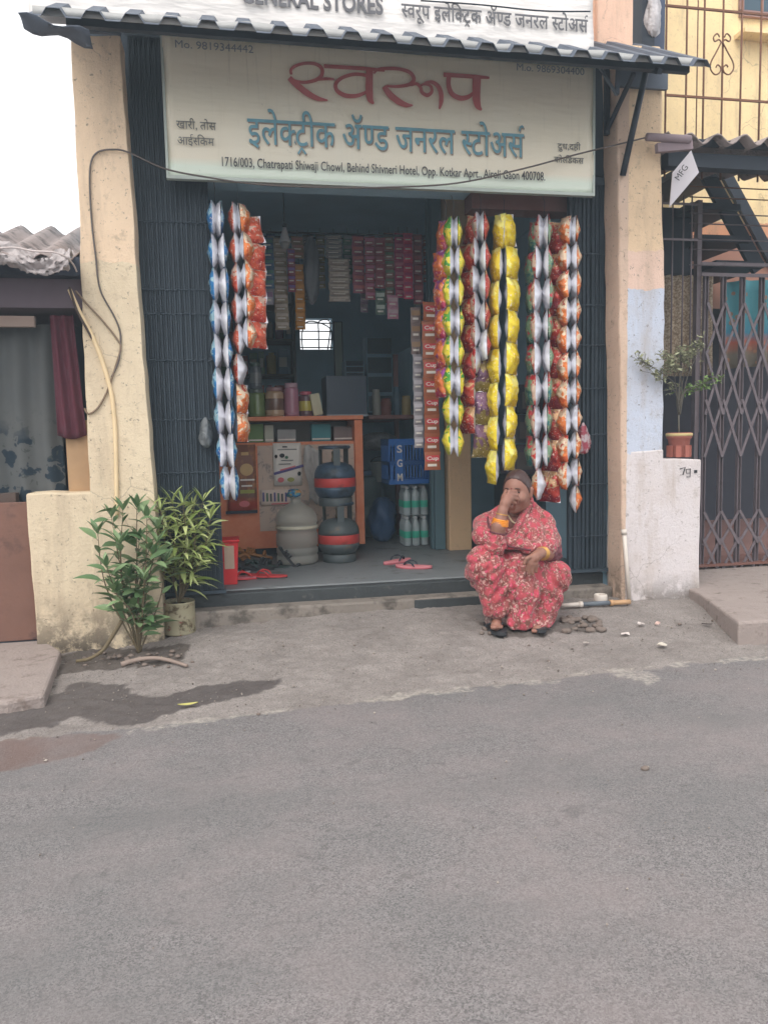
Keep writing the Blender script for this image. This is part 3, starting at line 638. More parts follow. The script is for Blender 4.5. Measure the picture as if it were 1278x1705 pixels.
tag(mb.build('rope', mat('rope_pale', S(196, 184, 180), .7), None, 0, tuple(at(55, 418, 3.66))), 'pale cord tied across the plastic sheet on the left roof', 'cord')
# ------------------------------------------------------------------ neighbour on the right
NR = thing('yellow_house', (3.4, 4.6, 0), 'two storey yellow house with barred balcony right of the right pillar', 'house')
YB = 5.3
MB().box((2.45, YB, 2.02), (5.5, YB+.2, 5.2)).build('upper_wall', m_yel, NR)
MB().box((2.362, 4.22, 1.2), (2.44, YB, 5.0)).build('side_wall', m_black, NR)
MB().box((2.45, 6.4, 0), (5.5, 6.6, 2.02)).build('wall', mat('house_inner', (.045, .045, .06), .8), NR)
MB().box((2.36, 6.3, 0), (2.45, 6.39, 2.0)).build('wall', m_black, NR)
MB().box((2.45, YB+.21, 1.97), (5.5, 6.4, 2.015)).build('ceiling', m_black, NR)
MB().box((2.62, 4.52, -.1), (5.5, 6.4, .185)).build('floor', mat('house_floor', S(140, 104, 96), .6, 0, .2, 5), NR)
a = at(1062, 85, 4.3); b = at(1104, -40, 4.3)
MB().box((a.x, 4.28, a.z-.2), (b.x, 4.34, b.z)).build('window', mat('window_blue_dark', S(60, 72, 96), .35, 0, .2, 3), NR)
a = at(1236, 18, YB-.01); b = at(1330, -40, YB)
wf = MB().box((a.x, YB-.02, a.z), (b.x, YB-.003, b.z)).build('window', mat('window_glass', S(62, 84, 98), .25, 0, .15, 3), NR)
MB().box((a.x-.03, YB-.03, a.z-.045), (b.x, YB-.004, a.z-.003)).box((a.x-.035, YB-.028, a.z), (a.x-.003, YB-.004, b.z)).box((a.x+.14, YB-.028, a.z), (a.x+.155, YB-.021, b.z)).build('frame', mat('window_frame', S(150, 118, 112), .7), wf)
MB().box((a.x-.06, YB-.12, a.z-.20), (b.x, YB-.001, a.z-.17)).build('ledge', m_yel, NR)
# balcony cage
Yg = 4.46; gr = thing('window_grille', (2.9, Yg, 2.5), 'rusty balcony grille with scrolled heart ornament in front of the yellow wall', 'grille')
for i, px in enumerate((1108, 1142, 1160, 1171, 1202, 1233, 1265, 1297)):
    p = at(px, 100, Yg); MB().tube([(p.x, Yg, 2.56), (p.x, Yg, 3.9)], .0062 if i not in (2,) else .004, 7).build('bar', m_rust, gr)
for py in (17, 164):
    p = at(1190, py, Yg); MB().box((at(1106, py, Yg).x, Yg-.006, p.z-.006), (4.2, Yg+.006, p.z+.006)).build('rail', m_rust, gr)
ox = at(1202, 90, Yg)
def sp(cx, cy, r0, a0, a1, n=14, r1=None): return [at(cx+(r0+(r1-r0 if r1 else 0)*k/n)*math.cos(a0+(a1-a0)*k/n), cy+(r0+(r1-r0 if r1 else 0)*k/n)*math.sin(a0+(a1-a0)*k/n), Yg-.012) for k in range(n+1)]
for s in (-1, 1):
    P = [at(1201+s*1, 70, Yg-.012), at(1201+s*10, 88, Yg-.012), at(1201+s*18, 103, Yg-.012), at(1201+s*19, 115, Yg-.012), at(1201+s*12, 124, Yg-.012), at(1201+s*4, 121, Yg-.012), at(1201+s*2, 113, Yg-.012), at(1201+s*7, 108, Yg-.012), at(1201+s*10, 112, Yg-.012)]
    mb = MB(); mb.tube(catmull(P, 5), .0045, 6)
    Q = [at(1201+s*1, 71, Yg-.012), at(1201+s*5, 66, Yg-.012), at(1201+s*12, 69, Yg-.012), at(1201+s*14, 62, Yg-.012), at(1201+s*8, 56, Yg-.012), at(1201+s*4, 62, Yg-.012)]
    mb.tube(catmull(Q, 5), .0045, 6); mb.build('scroll', m_rust, gr)
# small cement roof and the frame under it
RF = thing('porch_roof', (2.9, 3.9, 2.5), 'grey corrugated cement porch roof of the yellow house beside the right pillar', 'porch roof')
rz = at(1190, 232, 3.86).z
xa = at(1112, 230, 3.86).x
def wavy2(): return MB().sheet(lambda u, v: (xa+(4.6-xa)*u, 3.86+.75*v+.012*math.sin(u*23)*(1-v), rz+.05*v+.026*math.sin((xa+(4.6-xa)*u-2.44)/.155*2*math.pi+.9)+.03*v), 110, 6, (0, 0, .008))
wavy2().build('sheet', m_cem, RF)
pp = at(1200, 190, 4.5)
MB().box((2.46, 4.44, rz+.10), (4.6, 4.62, rz+.16)).build('ridge', m_cem, RF)
a = at(1112, 258, 3.95); MB().box((a.x, 3.95, a.z-.055), (4.6, 4.02, a.z+.02)).box((a.x+.02, 3.93, a.z+.05), (4.6, 3.949, a.z+.085)).build('beam', m_black, RF)
mb = MB(); mb.tube([at(1076, 228, 3.80), at(1148, 232, 3.80)], .020, 10); mb.beam(at(1092, 247, 3.82), at(1150, 242, 3.82), .045, .03); mb.build('roof_end', mat('roof_end_grey', S(140, 124, 128), .85, 0, .25, 12), RF)
for nm, q0, q1 in (('stone', (1190, 196), (1232, 182)), ('stone', (1252, 196), (1290, 186))):
    p = at(*q0, 4.5); q = at(*q1, 4.5); mb = MB()
    for k in range(3): mb.box((p.x+.02*k, 4.47+.01*k, rz+.163+.022*k), (q.x-.02*k+.02, 4.60, rz+.163+.022*k+.018), rot=(0, rnd.uniform(-.05, .05), rnd.uniform(-.1, .1)))
    tag(mb.build('roof_slate', mat('slate', S(112, 98, 108), .85, 0, .25, 14), None, 0, (p.x, 4.5, rz+.16)), 'stack of grey slates lying on the porch roof near the heart ornament' if q0[0] == 1190 else 'grey slates lying on the porch roof at the right edge of the photo', 'slates', 'loose slates on the porch roof')
# tilted notice board
q = [at(1119, 287, 3.84), at(1150, 250, 3.80), at(1163, 287, 3.80), at(1114, 345, 3.86)]
mb = MB(); mb.prism(q, (.004, .014, 0)); nb = thing('notice_board', q[3], 'white tilted metal plate hanging under the porch roof beside the right pillar', 'notice')
mb.build('plate', mat('plate_white', S(205, 200, 204), .5, 0, .1), nb, .002)
v, f = latin('MFG', 0.0); mb = MB()
e0 = (at(1134, 274, 3.82)-at(1118, 297, 3.85)); e1 = (q[1]-q[0]).cross(q[3]-q[0]).normalized(); up = e1.cross(e0).normalized()
if up.x > 0: up = -up
L = v[:, 0].max(); base = at(1127, 303, 3.83)
pts = [base+e0*(p[0]/L)+up*(p[1]*.045)+Vector((0, -.012, 0)) for p in v]; mb.add(pts, f); mb.build('lettering', m_ink, nb)
# steel stair seen through the bars
stt = thing('steel_stair', at(1250, 440, 4.75), 'dark steel stair with slanting stringer behind the bars of the yellow house', 'stair')
mb = MB(); Ys = 4.75; mb.beam(at(1164, 268, Ys), at(1262, 450, Ys), .10, .03); mb.build('stringer', m_black, stt)
mb = MB(); mb.beam(at(1192, 262, Ys+.5), at(1290, 444, Ys+.5), .08, .03); mb.build('stringer', m_black, stt)
for (x, y) in ((1163, 290), (1188, 345), (1206, 398), (1228, 440)):
    p = at(x, y, Ys); MB().box((p.x-.20, Ys-.05, p.z-.03), (p.x+.16, Ys+.5, p.z+.012)).build('tread', m_black, stt)
rods = thing('rod_screen', (3.0, 4.42, 1.6), 'thin horizontal iron rods across the opening below the porch roof', 'rod screen')
for i, py in enumerate((283, 310, 328, 355, 372, 398, 415, 441)):
    p = at(1152, py, 4.42); MB().tube([(p.x-.02, 4.42, p.z), (4.4, 4.42, p.z)], .0038, 6).build('rod', m_gate2 if i > 2 else m_rust, rods)
for px in (1102, 1120, 1138, 1152):
    p = at(px, 300, 4.40); MB().tube([(p.x, 4.40, at(px, 735 if px == 1102 else 620, 4.4).z), (p.x, 4.40, 2.44)], .005, 6).build('upright', m_gate2, rods)
for py in (338, 398):
    p = at(1100, py, 4.38); MB().box((2.345, 4.375, p.z-.006), (at(1160, py, 4.38).x, 4.385, p.z+.006)).build('crossbar', m_gate2, rods)
a = at(1098, 345, 4.9); b = at(1150, 458, 4.9)
MB().box((a.x, 4.9, b.z), (b.x, 5.0, a.z)).build('panel', m_black, NR)
MB().box((2.45, YB-.02, 1.92), (5.4, YB-.003, 2.45)).build('wall_panel', mat('wall_pinkish', S(176, 130, 112), .85, 0, .25, 3), NR)
# patterned curtain
t = NT('curtain_beige'); v1 = t.noise(75, 5, .75); c = t.mix(t.ramp(v1, [(.42, 0), (.56, 1)]), S(196, 180, 158), S(140, 122, 104)); t.col(c); m_cb = t.set(.85, 0, .2)
a = at(1104, 458, 4.6); b = at(1182, 626, 4.6)
mb = MB().sheet(lambda u, v: (a.x+(b.x-a.x)*u, 4.6+.02*math.sin(u*30+math.sin(v*2)), b.z+(a.z-b.z)*v), 60, 8, (0, .002, 0))
tag(mb.build('curtain', m_cb, None, 0, (a.x, 4.6, b.z)), 'beige patterned curtain behind the potted shrub on the white ledge', 'curtain')
# hanging clothes behind the gate
t = NT('cloth_teal'); X, Y_, Z = t.xyz()
c = t.ramp(t.math('ADD', Z, t.math('MULTIPLY', t.noise(9), .10)), [(0, S(116, 108, 96)), (.16, S(120, 112, 98)), (.24, S(176, 96, 76)), (.31, S(66, 132, 156)), (.42, S(84, 150, 160))])
c = t.mix(t.ramp(t.vor(16), [(.22, .85), (.28, 0)]), c, S(166, 120, 92)); t.col(c); m_ct = t.set(.8, 0, .2)
a = at(1208, 470, 5.0); b = at(1300, 615, 5.0)
mb = MB().sheet(lambda u, v: (a.x+(b.x-a.x)*u, 5.0+.02*math.sin(u*17), b.z+(a.z-b.z)*v+.02*math.sin(u*3)), 40, 8, (0, .003, 0))
tag(mb.build('hanging_cloth', m_ct, None, 0, (a.x, 5.0, b.z)), 'teal and orange printed cloth hanging behind the lattice gate', 'cloth')
# lattice gate
Yl = 4.44; gl = thing('lattice_gate', (3.2, Yl, .14), 'grey folding lattice gate with crossed bars in front of the dark porch', 'folding gate')
bx = [at(px, 700, Yl).x for px in (1172, 1201, 1232, 1264, 1296, 1328)]
ztop = at(1220, 458, Yl).z; z0 = .15
for x in bx:
    mb = MB(); mb.box((x-.014, Yl, z0), (x-.009, Yl+.025, ztop)); mb.box((x+.009, Yl, z0), (x+.014, Yl+.025, ztop)); mb.box((x-.0088, Yl+.018, z0), (x+.0088, Yl+.022, ztop)); mb.build('channel', m_gate2, gl)
for (ya, yb) in ((505, 590), (590, 690), (665, 760), (850, 905), (895, 955)):
    zc0 = at(1220, yb, Yl).z; zc1 = at(1220, ya, Yl).z
    for x, x2 in zip(bx[:-1], bx[1:]):
        MB().beam((x, Yl-.006, zc0), (x2, Yl-.006, zc1), .018, .004).build('lattice_bar', m_gate2, gl)
        MB().beam((x, Yl-.0115, zc1), (x2, Yl-.0115, zc0), .018, .004).build('lattice_bar', m_gate2, gl)
for z in (ztop-.015, ztop+.05): MB().box((bx[0]-.05, Yl-.022, z), (4.2, Yl-.016, z+.022)).build('top_rail', m_gate2, gl)
MB().box((2.62, Yl-.03, .136), (4.4, Yl+.05, .150)).build('sill', mat('sill_red', S(112, 76, 66), .7), gl)
MB().box((bx[0]-.05, Yl+.03, z0), (bx[0]-.02, Yl+.07, 2.44)).build('jamb', m_gate2, gl)
# dark cabinet on the porch
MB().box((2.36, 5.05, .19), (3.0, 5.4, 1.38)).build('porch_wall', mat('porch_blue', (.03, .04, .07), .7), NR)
# house number hand painted on the low wall
mb = MB(); Yn_ = 3.8885
def hw(pts, w=.006):
    P = [at(x, y, Yn_) for x, y in pts]; v, f = stroke2([(p.x, p.z) for p in P], w); n = len(v)
    mb.add([(q[0], Yn_, q[1]) for q in v], f); mb.add([(q[0], Yn_+.002, q[1]) for q in v], [g[::-1] for g in f])
hw([(1131, 781), (1140, 778), (1136, 791)]); hw([(1149, 781), (1142, 781.5), (1142, 788), (1148, 787.5)], .004); hw([(1148.3, 780), (1148.3, 787), (1148, 794), (1142, 794)], .004); hw([(1155, 785), (1160, 785)], .016)
tag(mb.build('house_number', m_ink, None, 0, tuple(at(1140, 786, Yn_))), 'small dark hand painted number on the white low wall', 'number')
# pot with shrub on the ledge
pz = at(1130, 762, 3.98); PT = thing('potted_shrub', (pz.x, 3.985, pz.z+.004), 'sparse twiggy shrub in a fluted terracotta pot on the white ledge', 'potted plant')
m_ter = mat('terracotta', S(158, 96, 84), .85, 0, .25, 14, .3); mb = MB()
mb.lathe([(.046, 0), (.050, .01), (.060, .10), (.066, .105), (.070, .112), (.070, .135), (.060, .138), (.058, .12), (.0, .118)], (pz.x, 3.985, pz.z+.004), 26); mb.build('pot', m_ter, PT)
MB().lathe([(.0705, .118), (.073, .120), (.073, .132), (.0705, .134)], (pz.x, 3.985, pz.z+.004), 26).build('rim_band', mat('pot_band', S(190, 170, 120), .8), PT)
mb = MB()
for k in range(8):
    a_ = k*math.pi/4+.2; mb.box((pz.x-.014, 3.985-.066, pz.z+.004), (pz.x+.014, 3.985-.058, pz.z+.07), rot=(0, 0, a_), piv=(pz.x, 3.985, pz.z))
mb.build('pot_rib', m_ter, PT)
m_twig = mat('twig', S(96, 92, 84), .8); m_leafs = mat('shrub_leaf_grey', S(140, 142, 112), .6, 0, .35, 30); m_leafg = mat('shrub_leaf', S(110, 138, 74), .55, 0, .35, 30)
def leaf(mb, p, d, L, W, droop=.25, roll=0, mi=0, seg=4):
    """one leaf blade: folded along the midrib, bending down"""
    p = Vector(p); d = Vector(d).normalized(); side = d.cross(Vector((0, 0, 1)))
    if side.length < .05: side = Vector((1, 0, 0))
    side.normalize(); nrm = side.cross(d)
    side = (side*math.cos(roll)+nrm*math.sin(roll)).normalized(); nrm = side.cross(d).normalized()
    vs = []; q = p.copy(); dd = d.copy()
    for i in range(seg+1):
        t = i/seg; w = W*math.sin(math.pi*min(1, (t*.92+.04))**.85)*.5
        vs += [q-side*w+nrm*w*.35, q.copy(), q+side*w+nrm*w*.35]
        dd = (dd-Vector((0, 0, droop/seg))).normalized(); q = q+dd*(L/seg)
    fs = []
    for i in range(seg): b = 3*i; fs += [(b, b+1, b+4, b+3), (b+1, b+2, b+5, b+4)]
    mb.add(vs, fs, mi, True)
st = MB(); lf = MB(); base = Vector((pz.x, 3.985, pz.z+.12)); rr = random.Random(3)
def twig(p, q, n, k0=.3, lv=(.016, .007), mi=0):
    mid = p.lerp(q, .45)+Vector((-(q.x-p.x)*.22+rr.uniform(-.02, .02), rr.uniform(-.02, .02), .03)); P = catmull([p, mid, q], 5); st.tube(P, [.004-.003*i/len(P) for i in range(len(P))], 5)
    for i in range(n):
        t = k0+(1-k0)*rr.random(); a = P[min(int(t*len(P)), len(P)-1)]
        sd = a+Vector((rr.gauss(0, .018), rr.gauss(0, .018), rr.gauss(.004, .016))); st.tube([a, sd], .0012, 4)
        for _ in range(3): leaf(lf, sd, (rr.gauss(0, 1), rr.gauss(0, 1), rr.gauss(.4, .7)), lv[0]*rr.uniform(.7, 1.5), lv[1]*rr.uniform(.8, 1.4), .3, rr.uniform(-1, 1), mi, 3)
fork = base+Vector((-.005, 0, .12)); st.tube([base, fork], .005, 6)
for (x, y), n, mi in (((1062, 598), 26, 0), ((1088, 622), 24, 0), ((1105, 590), 30, 0), ((1118, 600), 34, 0), ((1132, 586), 28, 0), ((1146, 590), 22, 0), ((1158, 575), 22, 0), ((1170, 570), 16, 0), ((1150, 648), 20, 1), ((1175, 640), 22, 1), ((1196, 632), 16, 1), ((1112, 640), 10, 0)):
    twig(fork+Vector((rr.uniform(-.01, .01), 0, rr.uniform(0, .06))), at(x, y, 3.84+rr.uniform(-.03, .03) if x < 1112 else 3.96+rr.uniform(-.06, .08)), int(n*1.3), .70, (.020, .009), mi)
st.build('stem', m_twig, PT); lf.build('foliage', [m_leafs, m_leafg], PT)
MB().box((2.575, 3.93, at(1160, 770, 3.93).z), (2.585, 3.94, at(1160, 720, 3.93).z)).build('ledge_rod', m_black, NR)
# polythene bag hung on the upper window
def crumple(name, c, r, m, label, seed, cat='plastic bag', knot=True):
    R = random.Random(seed); mb = MB(); c = Vector(c); nu, nv = 22, 16; ph = [R.uniform(0, 6) for _ in range(6)]
    def fn(u, v):
        th = u*2*math.pi; t = v*math.pi
        k = 1+.16*math.sin(3*th+ph[0]+2*math.sin(t*2+ph[1]))+.12*math.sin(7*th+ph[2]+t*5)+.08*math.sin(11*th-t*7+ph[3])
        s = math.sin(t)**.8*(.35+.65*v if knot else 1)
        return c+Vector((r[0]*s*k*math.cos(th), r[1]*s*k*math.sin(th), r[2]*math.cos(t)*(1+.05*math.sin(5*th+ph[4]))))
    mb.grid(fn, nu, nv); return tag(mb.build(name, m, None, 0, c), label, cat)
t = NT('bag_polythene'); t.col(t.mix(t.noise(16, 5), S(120, 118, 124), S(230, 226, 226))); t.bump(t.noise(40, 4), .5, .02); m_bag = t.set(.28, 0, .6)
crumple('plastic_bag', at(1086, 20, 4.22), (.07, .04, .13), m_bag, 'crumpled clear plastic bag hung at the upper dark window', 4)
t = NT('bag_dark'); t.col(t.mix(t.noise(26, 5), (.05, .055, .06), (.20, .22, .23))); t.bump(t.noise(50, 4), .5, .02); m_bagd = t.set(.35, 0, .5)
crumple('plastic_bag', at(343, 720, 4.03), (.045, .035, .075), m_bagd, 'grey knotted plastic bag hanging on the left folding gate', 6)
t = NT('bag_pink'); t.col(t.mix(t.ramp(t.noise(24, 3), [(.45, 0), (.55, 1)]), S(150, 60, 76), S(190, 180, 184))); t.bump(t.noise(50, 4), .5, .02); m_bagp = t.set(.3, 0, .5)
crumple('plastic_bag', at(970, 730, 4.03), (.05, .035, .085), m_bagp, 'pink and clear plastic bag hanging on the right folding gate', 9)
# ------------------------------------------------------------------ counter and what stands on it
YC = 5.35
CT = thing('shop_counter', (.42, YC, .2), 'orange shop counter with papered front and a glass shelf', 'counter')
t = NT('counter_orange'); t.col(t.mix(t.ramp(t.noise(5, 6, .7), [(.3, 0), (.7, 1)]), S(204, 110, 70), S(220, 142, 104))); m_or = t.set(.55, 0, .4)
m_tan = mat('counter_tan', S(196, 156, 128), .6, 0, .18, 6, 0, 1, S(120, 104, 96), 8, .58)
ctz = at(500, 693, YC).z; sh0 = at(500, 735, YC).z; shT = at(500, 700, YC).z; cx0, cx1 = -.36, at(605, 800, YC).x; cbz = .262
MB().box((cx0, YC-.03, shT), (cx1+.004, YC+.55, ctz)).build('top', m_or, CT, .004)
MB().box((cx0, YC, sh0-.024), (cx1-.06, YC+.5, sh0-.002)).build('shelf', m_or, CT, .003)
MB().box((cx0, YC+.005, cbz), (cx1-.06, YC+.03, sh0-.026)).build('front_panel', m_or, CT)
MB().box((cx1-.058, YC-.012, cbz), (cx1, YC+.55, shT-.002)).build('end_panel', m_or, CT, .004)
MB().box((cx0, YC+.32, sh0), (cx1-.06, YC+.335, shT-.002)).build('shelf_back', mat('shelf_back', S(118, 122, 118), .7), CT)
MB().box((cx0+.03, YC+.08, .206), (cx1-.06, YC+.5, cbz-.002)).build('plinth', m_black, CT)
p = at(428, 739, YC); q = at(590, 838, YC)
t = NT('grimy_paper'); c = t.mix(t.noise(6, 6, .7), S(206, 178, 156), S(176, 160, 150)); c = t.mix(t.ramp(t.noise(11, 7, .75, dist=1.5), [(.52, 0), (.62, .8)]), c, S(124, 118, 116)); t.col(c); m_gp = t.set(.75, 0, .2)
MB().box((p.x, YC+.001, at(500, 882, YC).z), (at(590, 800, YC).x, YC+.0035, p.z)).build('pasted_paper', m_gp, CT)
def poster(x0, y0, x1, y1, Y, m, label, marks, name='poster'):
    a = at(x0, y0, Y); b = at(x1, y1, Y); P = thing(name, ((a.x+b.x)/2, Y, b.z), label, 'poster')
    MB().sheet(lambda u, v: (a.x+(b.x-a.x)*u, Y+.002*math.sin(u*4), b.z+(a.z-b.z)*v), 6, 4, (0, .002, 0)).build('paper', m, P)
    for k, (kind, mx0, my0, mx1, my1, mm) in enumerate(marks):
        c = at(mx0, my0, Y); d = at(mx1, my1, Y); yy = Y-.0022-.0006*k
        if kind == 'b': MB().box((c.x, yy, d.z), (d.x, yy+.0005, c.z)).build('print', mm, P)
        elif kind == 'o':
            mb = MB(); n = 16; mb.prism([((c.x+d.x)/2+(d.x-c.x)/2*math.cos(2*math.pi*i/n), yy, (c.z+d.z)/2+(c.z-d.z)/2*math.sin(2*math.pi*i/n)) for i in range(n)], (0, .0005, 0)); mb.build('print', mm, P)
        else:
            MB().beam((c.x, yy, c.z), (d.x, yy, d.z), kind, .0005).build('print', mm, P)
    return P
t = NT('poster_brown'); X, Y_, Z = t.xyz(); c = t.ramp(t.math('ADD', Z, t.math('MULTIPLY', t.noise(12, 3), .03)), [(0, S(176, 66, 50)), (.08, S(168, 70, 52)), (.13, S(112, 74, 56)), (.3, S(126, 78, 58))]); c = t.mix(t.ramp(t.noise(14, 4), [(.5, 0), (.6, .5)]), c, S(176, 120, 70)); t.col(c); m_pb = t.set(.45, 0, .4)
m_gold = ink('print_gold', S(196, 160, 110)); m_wp = ink('print_white', S(220, 214, 204)); m_pur = ink('print_purple', S(86, 76, 128)); m_ro = ink('print_rose', S(196, 100, 104)); m_yg = ink('print_olive', S(150, 150, 70)); m_gn = ink('print_green', S(70, 110, 86))
poster(376, 741, 429, 853, YC-.02, m_pb, 'brown and red poster on the left end of the orange counter', [('b', 401, 753, 414, 758, m_gold), ('o', 399, 772, 422, 792, m_gold), ('b', 400, 798, 424, 800, m_wp), ('b', 402, 808, 420, 810, m_wp), ('b', 400, 816, 424, 821, m_yg), ('o', 398, 834, 416, 844, m_ro), ('b', 376, 851, 429, 854, m_black)])
mk = [('b', 470, 743, 478, 745, m_ink), ('b', 462, 748, 494, 749, i_gry), ('o', 457, 757, 462, 763, m_ink), ('o', 465, 755, 474, 762, m_ink), ('o', 474, 759, 480, 764, m_gn), ('b', 468, 766, 488, 767, i_gry)]
mk += [(.018, 456, 789, 505, 775, m_pur), (.010, 466, 783, 492, 776, m_ro), ('o', 462, 795, 473, 803, m_ro), ('o', 478, 795, 490, 802, m_yg), ('o', 495, 785, 501, 792, m_ink), ('b', 464, 772, 484, 773, i_gry)]
poster(454, 738, 503, 808, YC-.012, mat('poster_white', S(214, 206, 196), .5, 0, .06), 'white poster with purple slanting stripe on the counter front above the water jar', mk)
mk = [('b', 437+k*6.2, 820+(k % 3), 440.5+k*6.2, 835, (m_pur, m_gn, i_dk)[k % 3]) for k in range(7)]+[('o', 483, 822, 489, 836, i_blue), ('b', 452, 838, 482, 839, m_ro)]
poster(434, 816, 492, 841, YC-.008, mat('sticker_pale', S(206, 186, 172), .6), 'narrow pale sticker showing a row of small bottles on the counter front', mk, 'sticker')
t = NT('rag_grey'); t.col(t.mix(t.noise(14, 5), S(150, 146, 142), S(196, 190, 184))); t.bump(t.noise(16, 4), .6, .03); m_rag = t.set(.8)
a = at(505, 745, YC-.04); b = at(540, 835, YC-.04)
mb = MB().sheet(lambda u, v: (a.x+(b.x-a.x)*(u*(.6+.4*v)+.2*(1-v))+.01*math.sin(v*7), YC-.03-.02*abs(math.sin(u*6+v*4)), b.z+(a.z-b.z)*v+.02*math.sin(u*7)), 18, 18, (0, .004, 0))
tag(mb.build('plastic_cover', m_rag, None, 0, (a.x, YC-.04, b.z)), 'crumpled pale plastic cover hanging on the counter behind the gas cylinders', 'plastic cover')
# jars ----------------------------------------------------------------
def gl(name, c, rough=.15): return mat(name, c, rough, 0, .2, 20, 0, 1, None, 5, .5, .6)
def jar(x0, x1, ytop, ybot, Y, cb, cl, label, zb=None, ribs=0, lab=None, cat='jar'):
    a = at(x0, ybot, Y); b = at(x1, ytop, Y); cx = (a.x+b.x)/2; r = (b.x-a.x)/2; z0 = ctz+.001 if zb is None else zb; h = b.z-z0
    J = thing('jar', (cx, Y, z0), label, cat, 'jars on the counter'); prof = [(r*.9, 0), (r, .012)]
    n = 18
    for i in range(n+1):
        t_ = i/n; rr_ = r*(1-.06*(.5-.5*math.cos(t_*ribs*2*math.pi))) if ribs else r
        prof.append((rr_, .012+(h*.80-.012)*t_))
    prof += [(r*.8, h*.85), (r*.8, h*.86)]
    MB().lathe(prof, (cx, Y, z0), 22).build('body', cb, J)
    MB().lathe([(r*.84, h*.862), (r*.86, h*.87), (r*.86, h*.99), (r*.80, h), (0, h)], (cx, Y, z0), 22).build('lid', cl, J)
    if lab: MB().lathe([(r*1.004, h*.22), (r*1.012, h*.23), (r*1.012, h*.60), (r*1.004, h*.61)], (cx, Y, z0), 22).build('label', lab, J)
    return J
jar(413, 441, 648, 697, 5.42, gl('jar_green', S(106, 124, 70)), gl('jar_lid_grey', S(92, 100, 92)), 'green filled jar at the left end of the counter')
jar(416, 435, 604, 648, 5.42, gl('jar_smoky', S(78, 84, 88)), gl('jar_lid_dark', S(70, 88, 76)), 'tall smoky jar stacked on top of the green filled jar', zb=at(425, 648, 5.42).z, lab=gl('jar_label_grey', S(110, 112, 112)))
jar(442, 472, 645, 698, 5.40, gl('jar_beige', S(176, 146, 116)), gl('jar_lid_mauve', S(140, 104, 104)), 'beige jar with mauve lid between the green jar and the ribbed pink jar', lab=gl('jar_label_brown', S(112, 82, 66)))
jar(473, 497, 638, 698, 5.42, gl('jar_pink', S(170, 116, 132)), gl('jar_lid_pink', S(176, 140, 150)), 'ribbed pink jar in the middle of the counter jars', ribs=7)
jar(498, 520, 652, 696, 5.46, gl('jar_mauve', S(106, 78, 84)), gl('jar_lid_rose', S(186, 88, 104)), 'dark jar with yellow label and rose lid beside the ribbed pink jar', lab=gl('jar_label_yellow', S(186, 174, 78)))
p = at(519, 688, 5.40); q = at(534, 655, 5.40)
mb = MB().box((p.x, 5.40, ctz+.006), (q.x, 5.43, q.z), rot=(0, -.18, .1)); tag(mb.build('packet_box', mat('box_cream', S(196, 190, 160), .6, 0, .1, 12, 0, 1, S(120, 140, 110), 16, .58), None, .002, (p.x, 5.4, ctz)), 'cream printed carton leaning beside the jars on the counter', 'carton')
p = at(430, 645, 5.55); tag(MB().lathe([(.035, 0), (.036, .03), (.030, .034), (0, .035)], (p.x+.03, 5.55, ctz+.14), 18).lathe([(.034, -.14), (.034, 0)], (p.x+.03, 5.55, ctz+.14), 18).build('jar', gl('jar_yellow_lid', S(170, 168, 60)), None, 0, (p.x+.03, 5.55, ctz)), 'jar with yellow green lid behind the beige jar', 'jar', 'jars on the counter')
p = at(540, 690, 5.75); q = at(604, 628, 5.75); cab = thing('display_cabinet', (p.x, 5.75, ctz), 'dark blue glass cabinet standing on the right end of the counter', 'cabinet')
MB().box((p.x, 5.6, ctz+.002), (q.x, 5.88, q.z)).build('body', mat('cabinet_blue', (.035, .055, .085), .35), cab, .004)
MB().box((p.x-.004, 5.585, ctz+.002), (q.x+.004, 5.598, ctz+.016)).build('base_trim', mat('cabinet_trim', S(150, 160, 166), .4), cab)
# things inside the glass shelf
for (x0, y0, x1, y1), c, lb in (((441, 708, 455, 733), S(172, 176, 160), 'pale upright carton inside the counter shelf'), ((462, 715, 492, 731), S(150, 152, 150), 'grey flat box inside the counter shelf'), ((519, 706, 550, 733), S(58, 128, 134), 'teal box inside the counter shelf'), ((556, 710, 588, 733), S(124, 112, 108), 'brown grey box at the right end of the counter shelf'), ((414, 706, 438, 733), S(96, 128, 72), 'green packet at the left end of the counter shelf')):
    a = at(x0, y1, YC+.1); b = at(x1, y0, YC+.1); mb = MB().box((a.x, YC+.10, sh0), (b.x, YC+.2, b.z)); mb.box((a.x+.004, YC+.0985, sh0+.01), (b.x-.004, YC+.0995, sh0+.02), 1)
    tag(mb.build('shelf_box', [mat('shelf_'+lb[:12], c, .6, 0, .2, 14), m_wp], None, .003, (a.x, YC+.1, sh0)), lb, 'box', 'boxes in the counter shelf')
# lamp bulb hanging over the counter -----------------------------------
p = at(474, 394, 5.0); LB = thing('hanging_bulb', (p.x, 5.0, p.z), 'white cone shaped bulb hanging from the ceiling above the jars', 'bulb')
MB().lathe([(.038, -.035), (.036, -.03), (.022, .012), (.013, .045), (.012, .055), (0, .056)], (p.x, 5.0, p.z), 20).build('shade', mat('bulb_white', S(206, 204, 204), .4, 0, .05), LB)
MB().lathe([(.030, -.034), (.030, -.05), (.018, -.072), (0, -.076)], (p.x, 5.0, p.z), 18).build('bulb', mat('bulb_grey', S(150, 146, 142), .3, 0, .05), LB)
MB().lathe([(.013, .056), (.014, .075), (.008, .085), (0, .086)], (p.x, 5.0, p.z), 14).tube([(p.x, 5.0, p.z+.08), (p.x, 5.0, 2.72)], .003, 6).build('holder', m_black, LB)
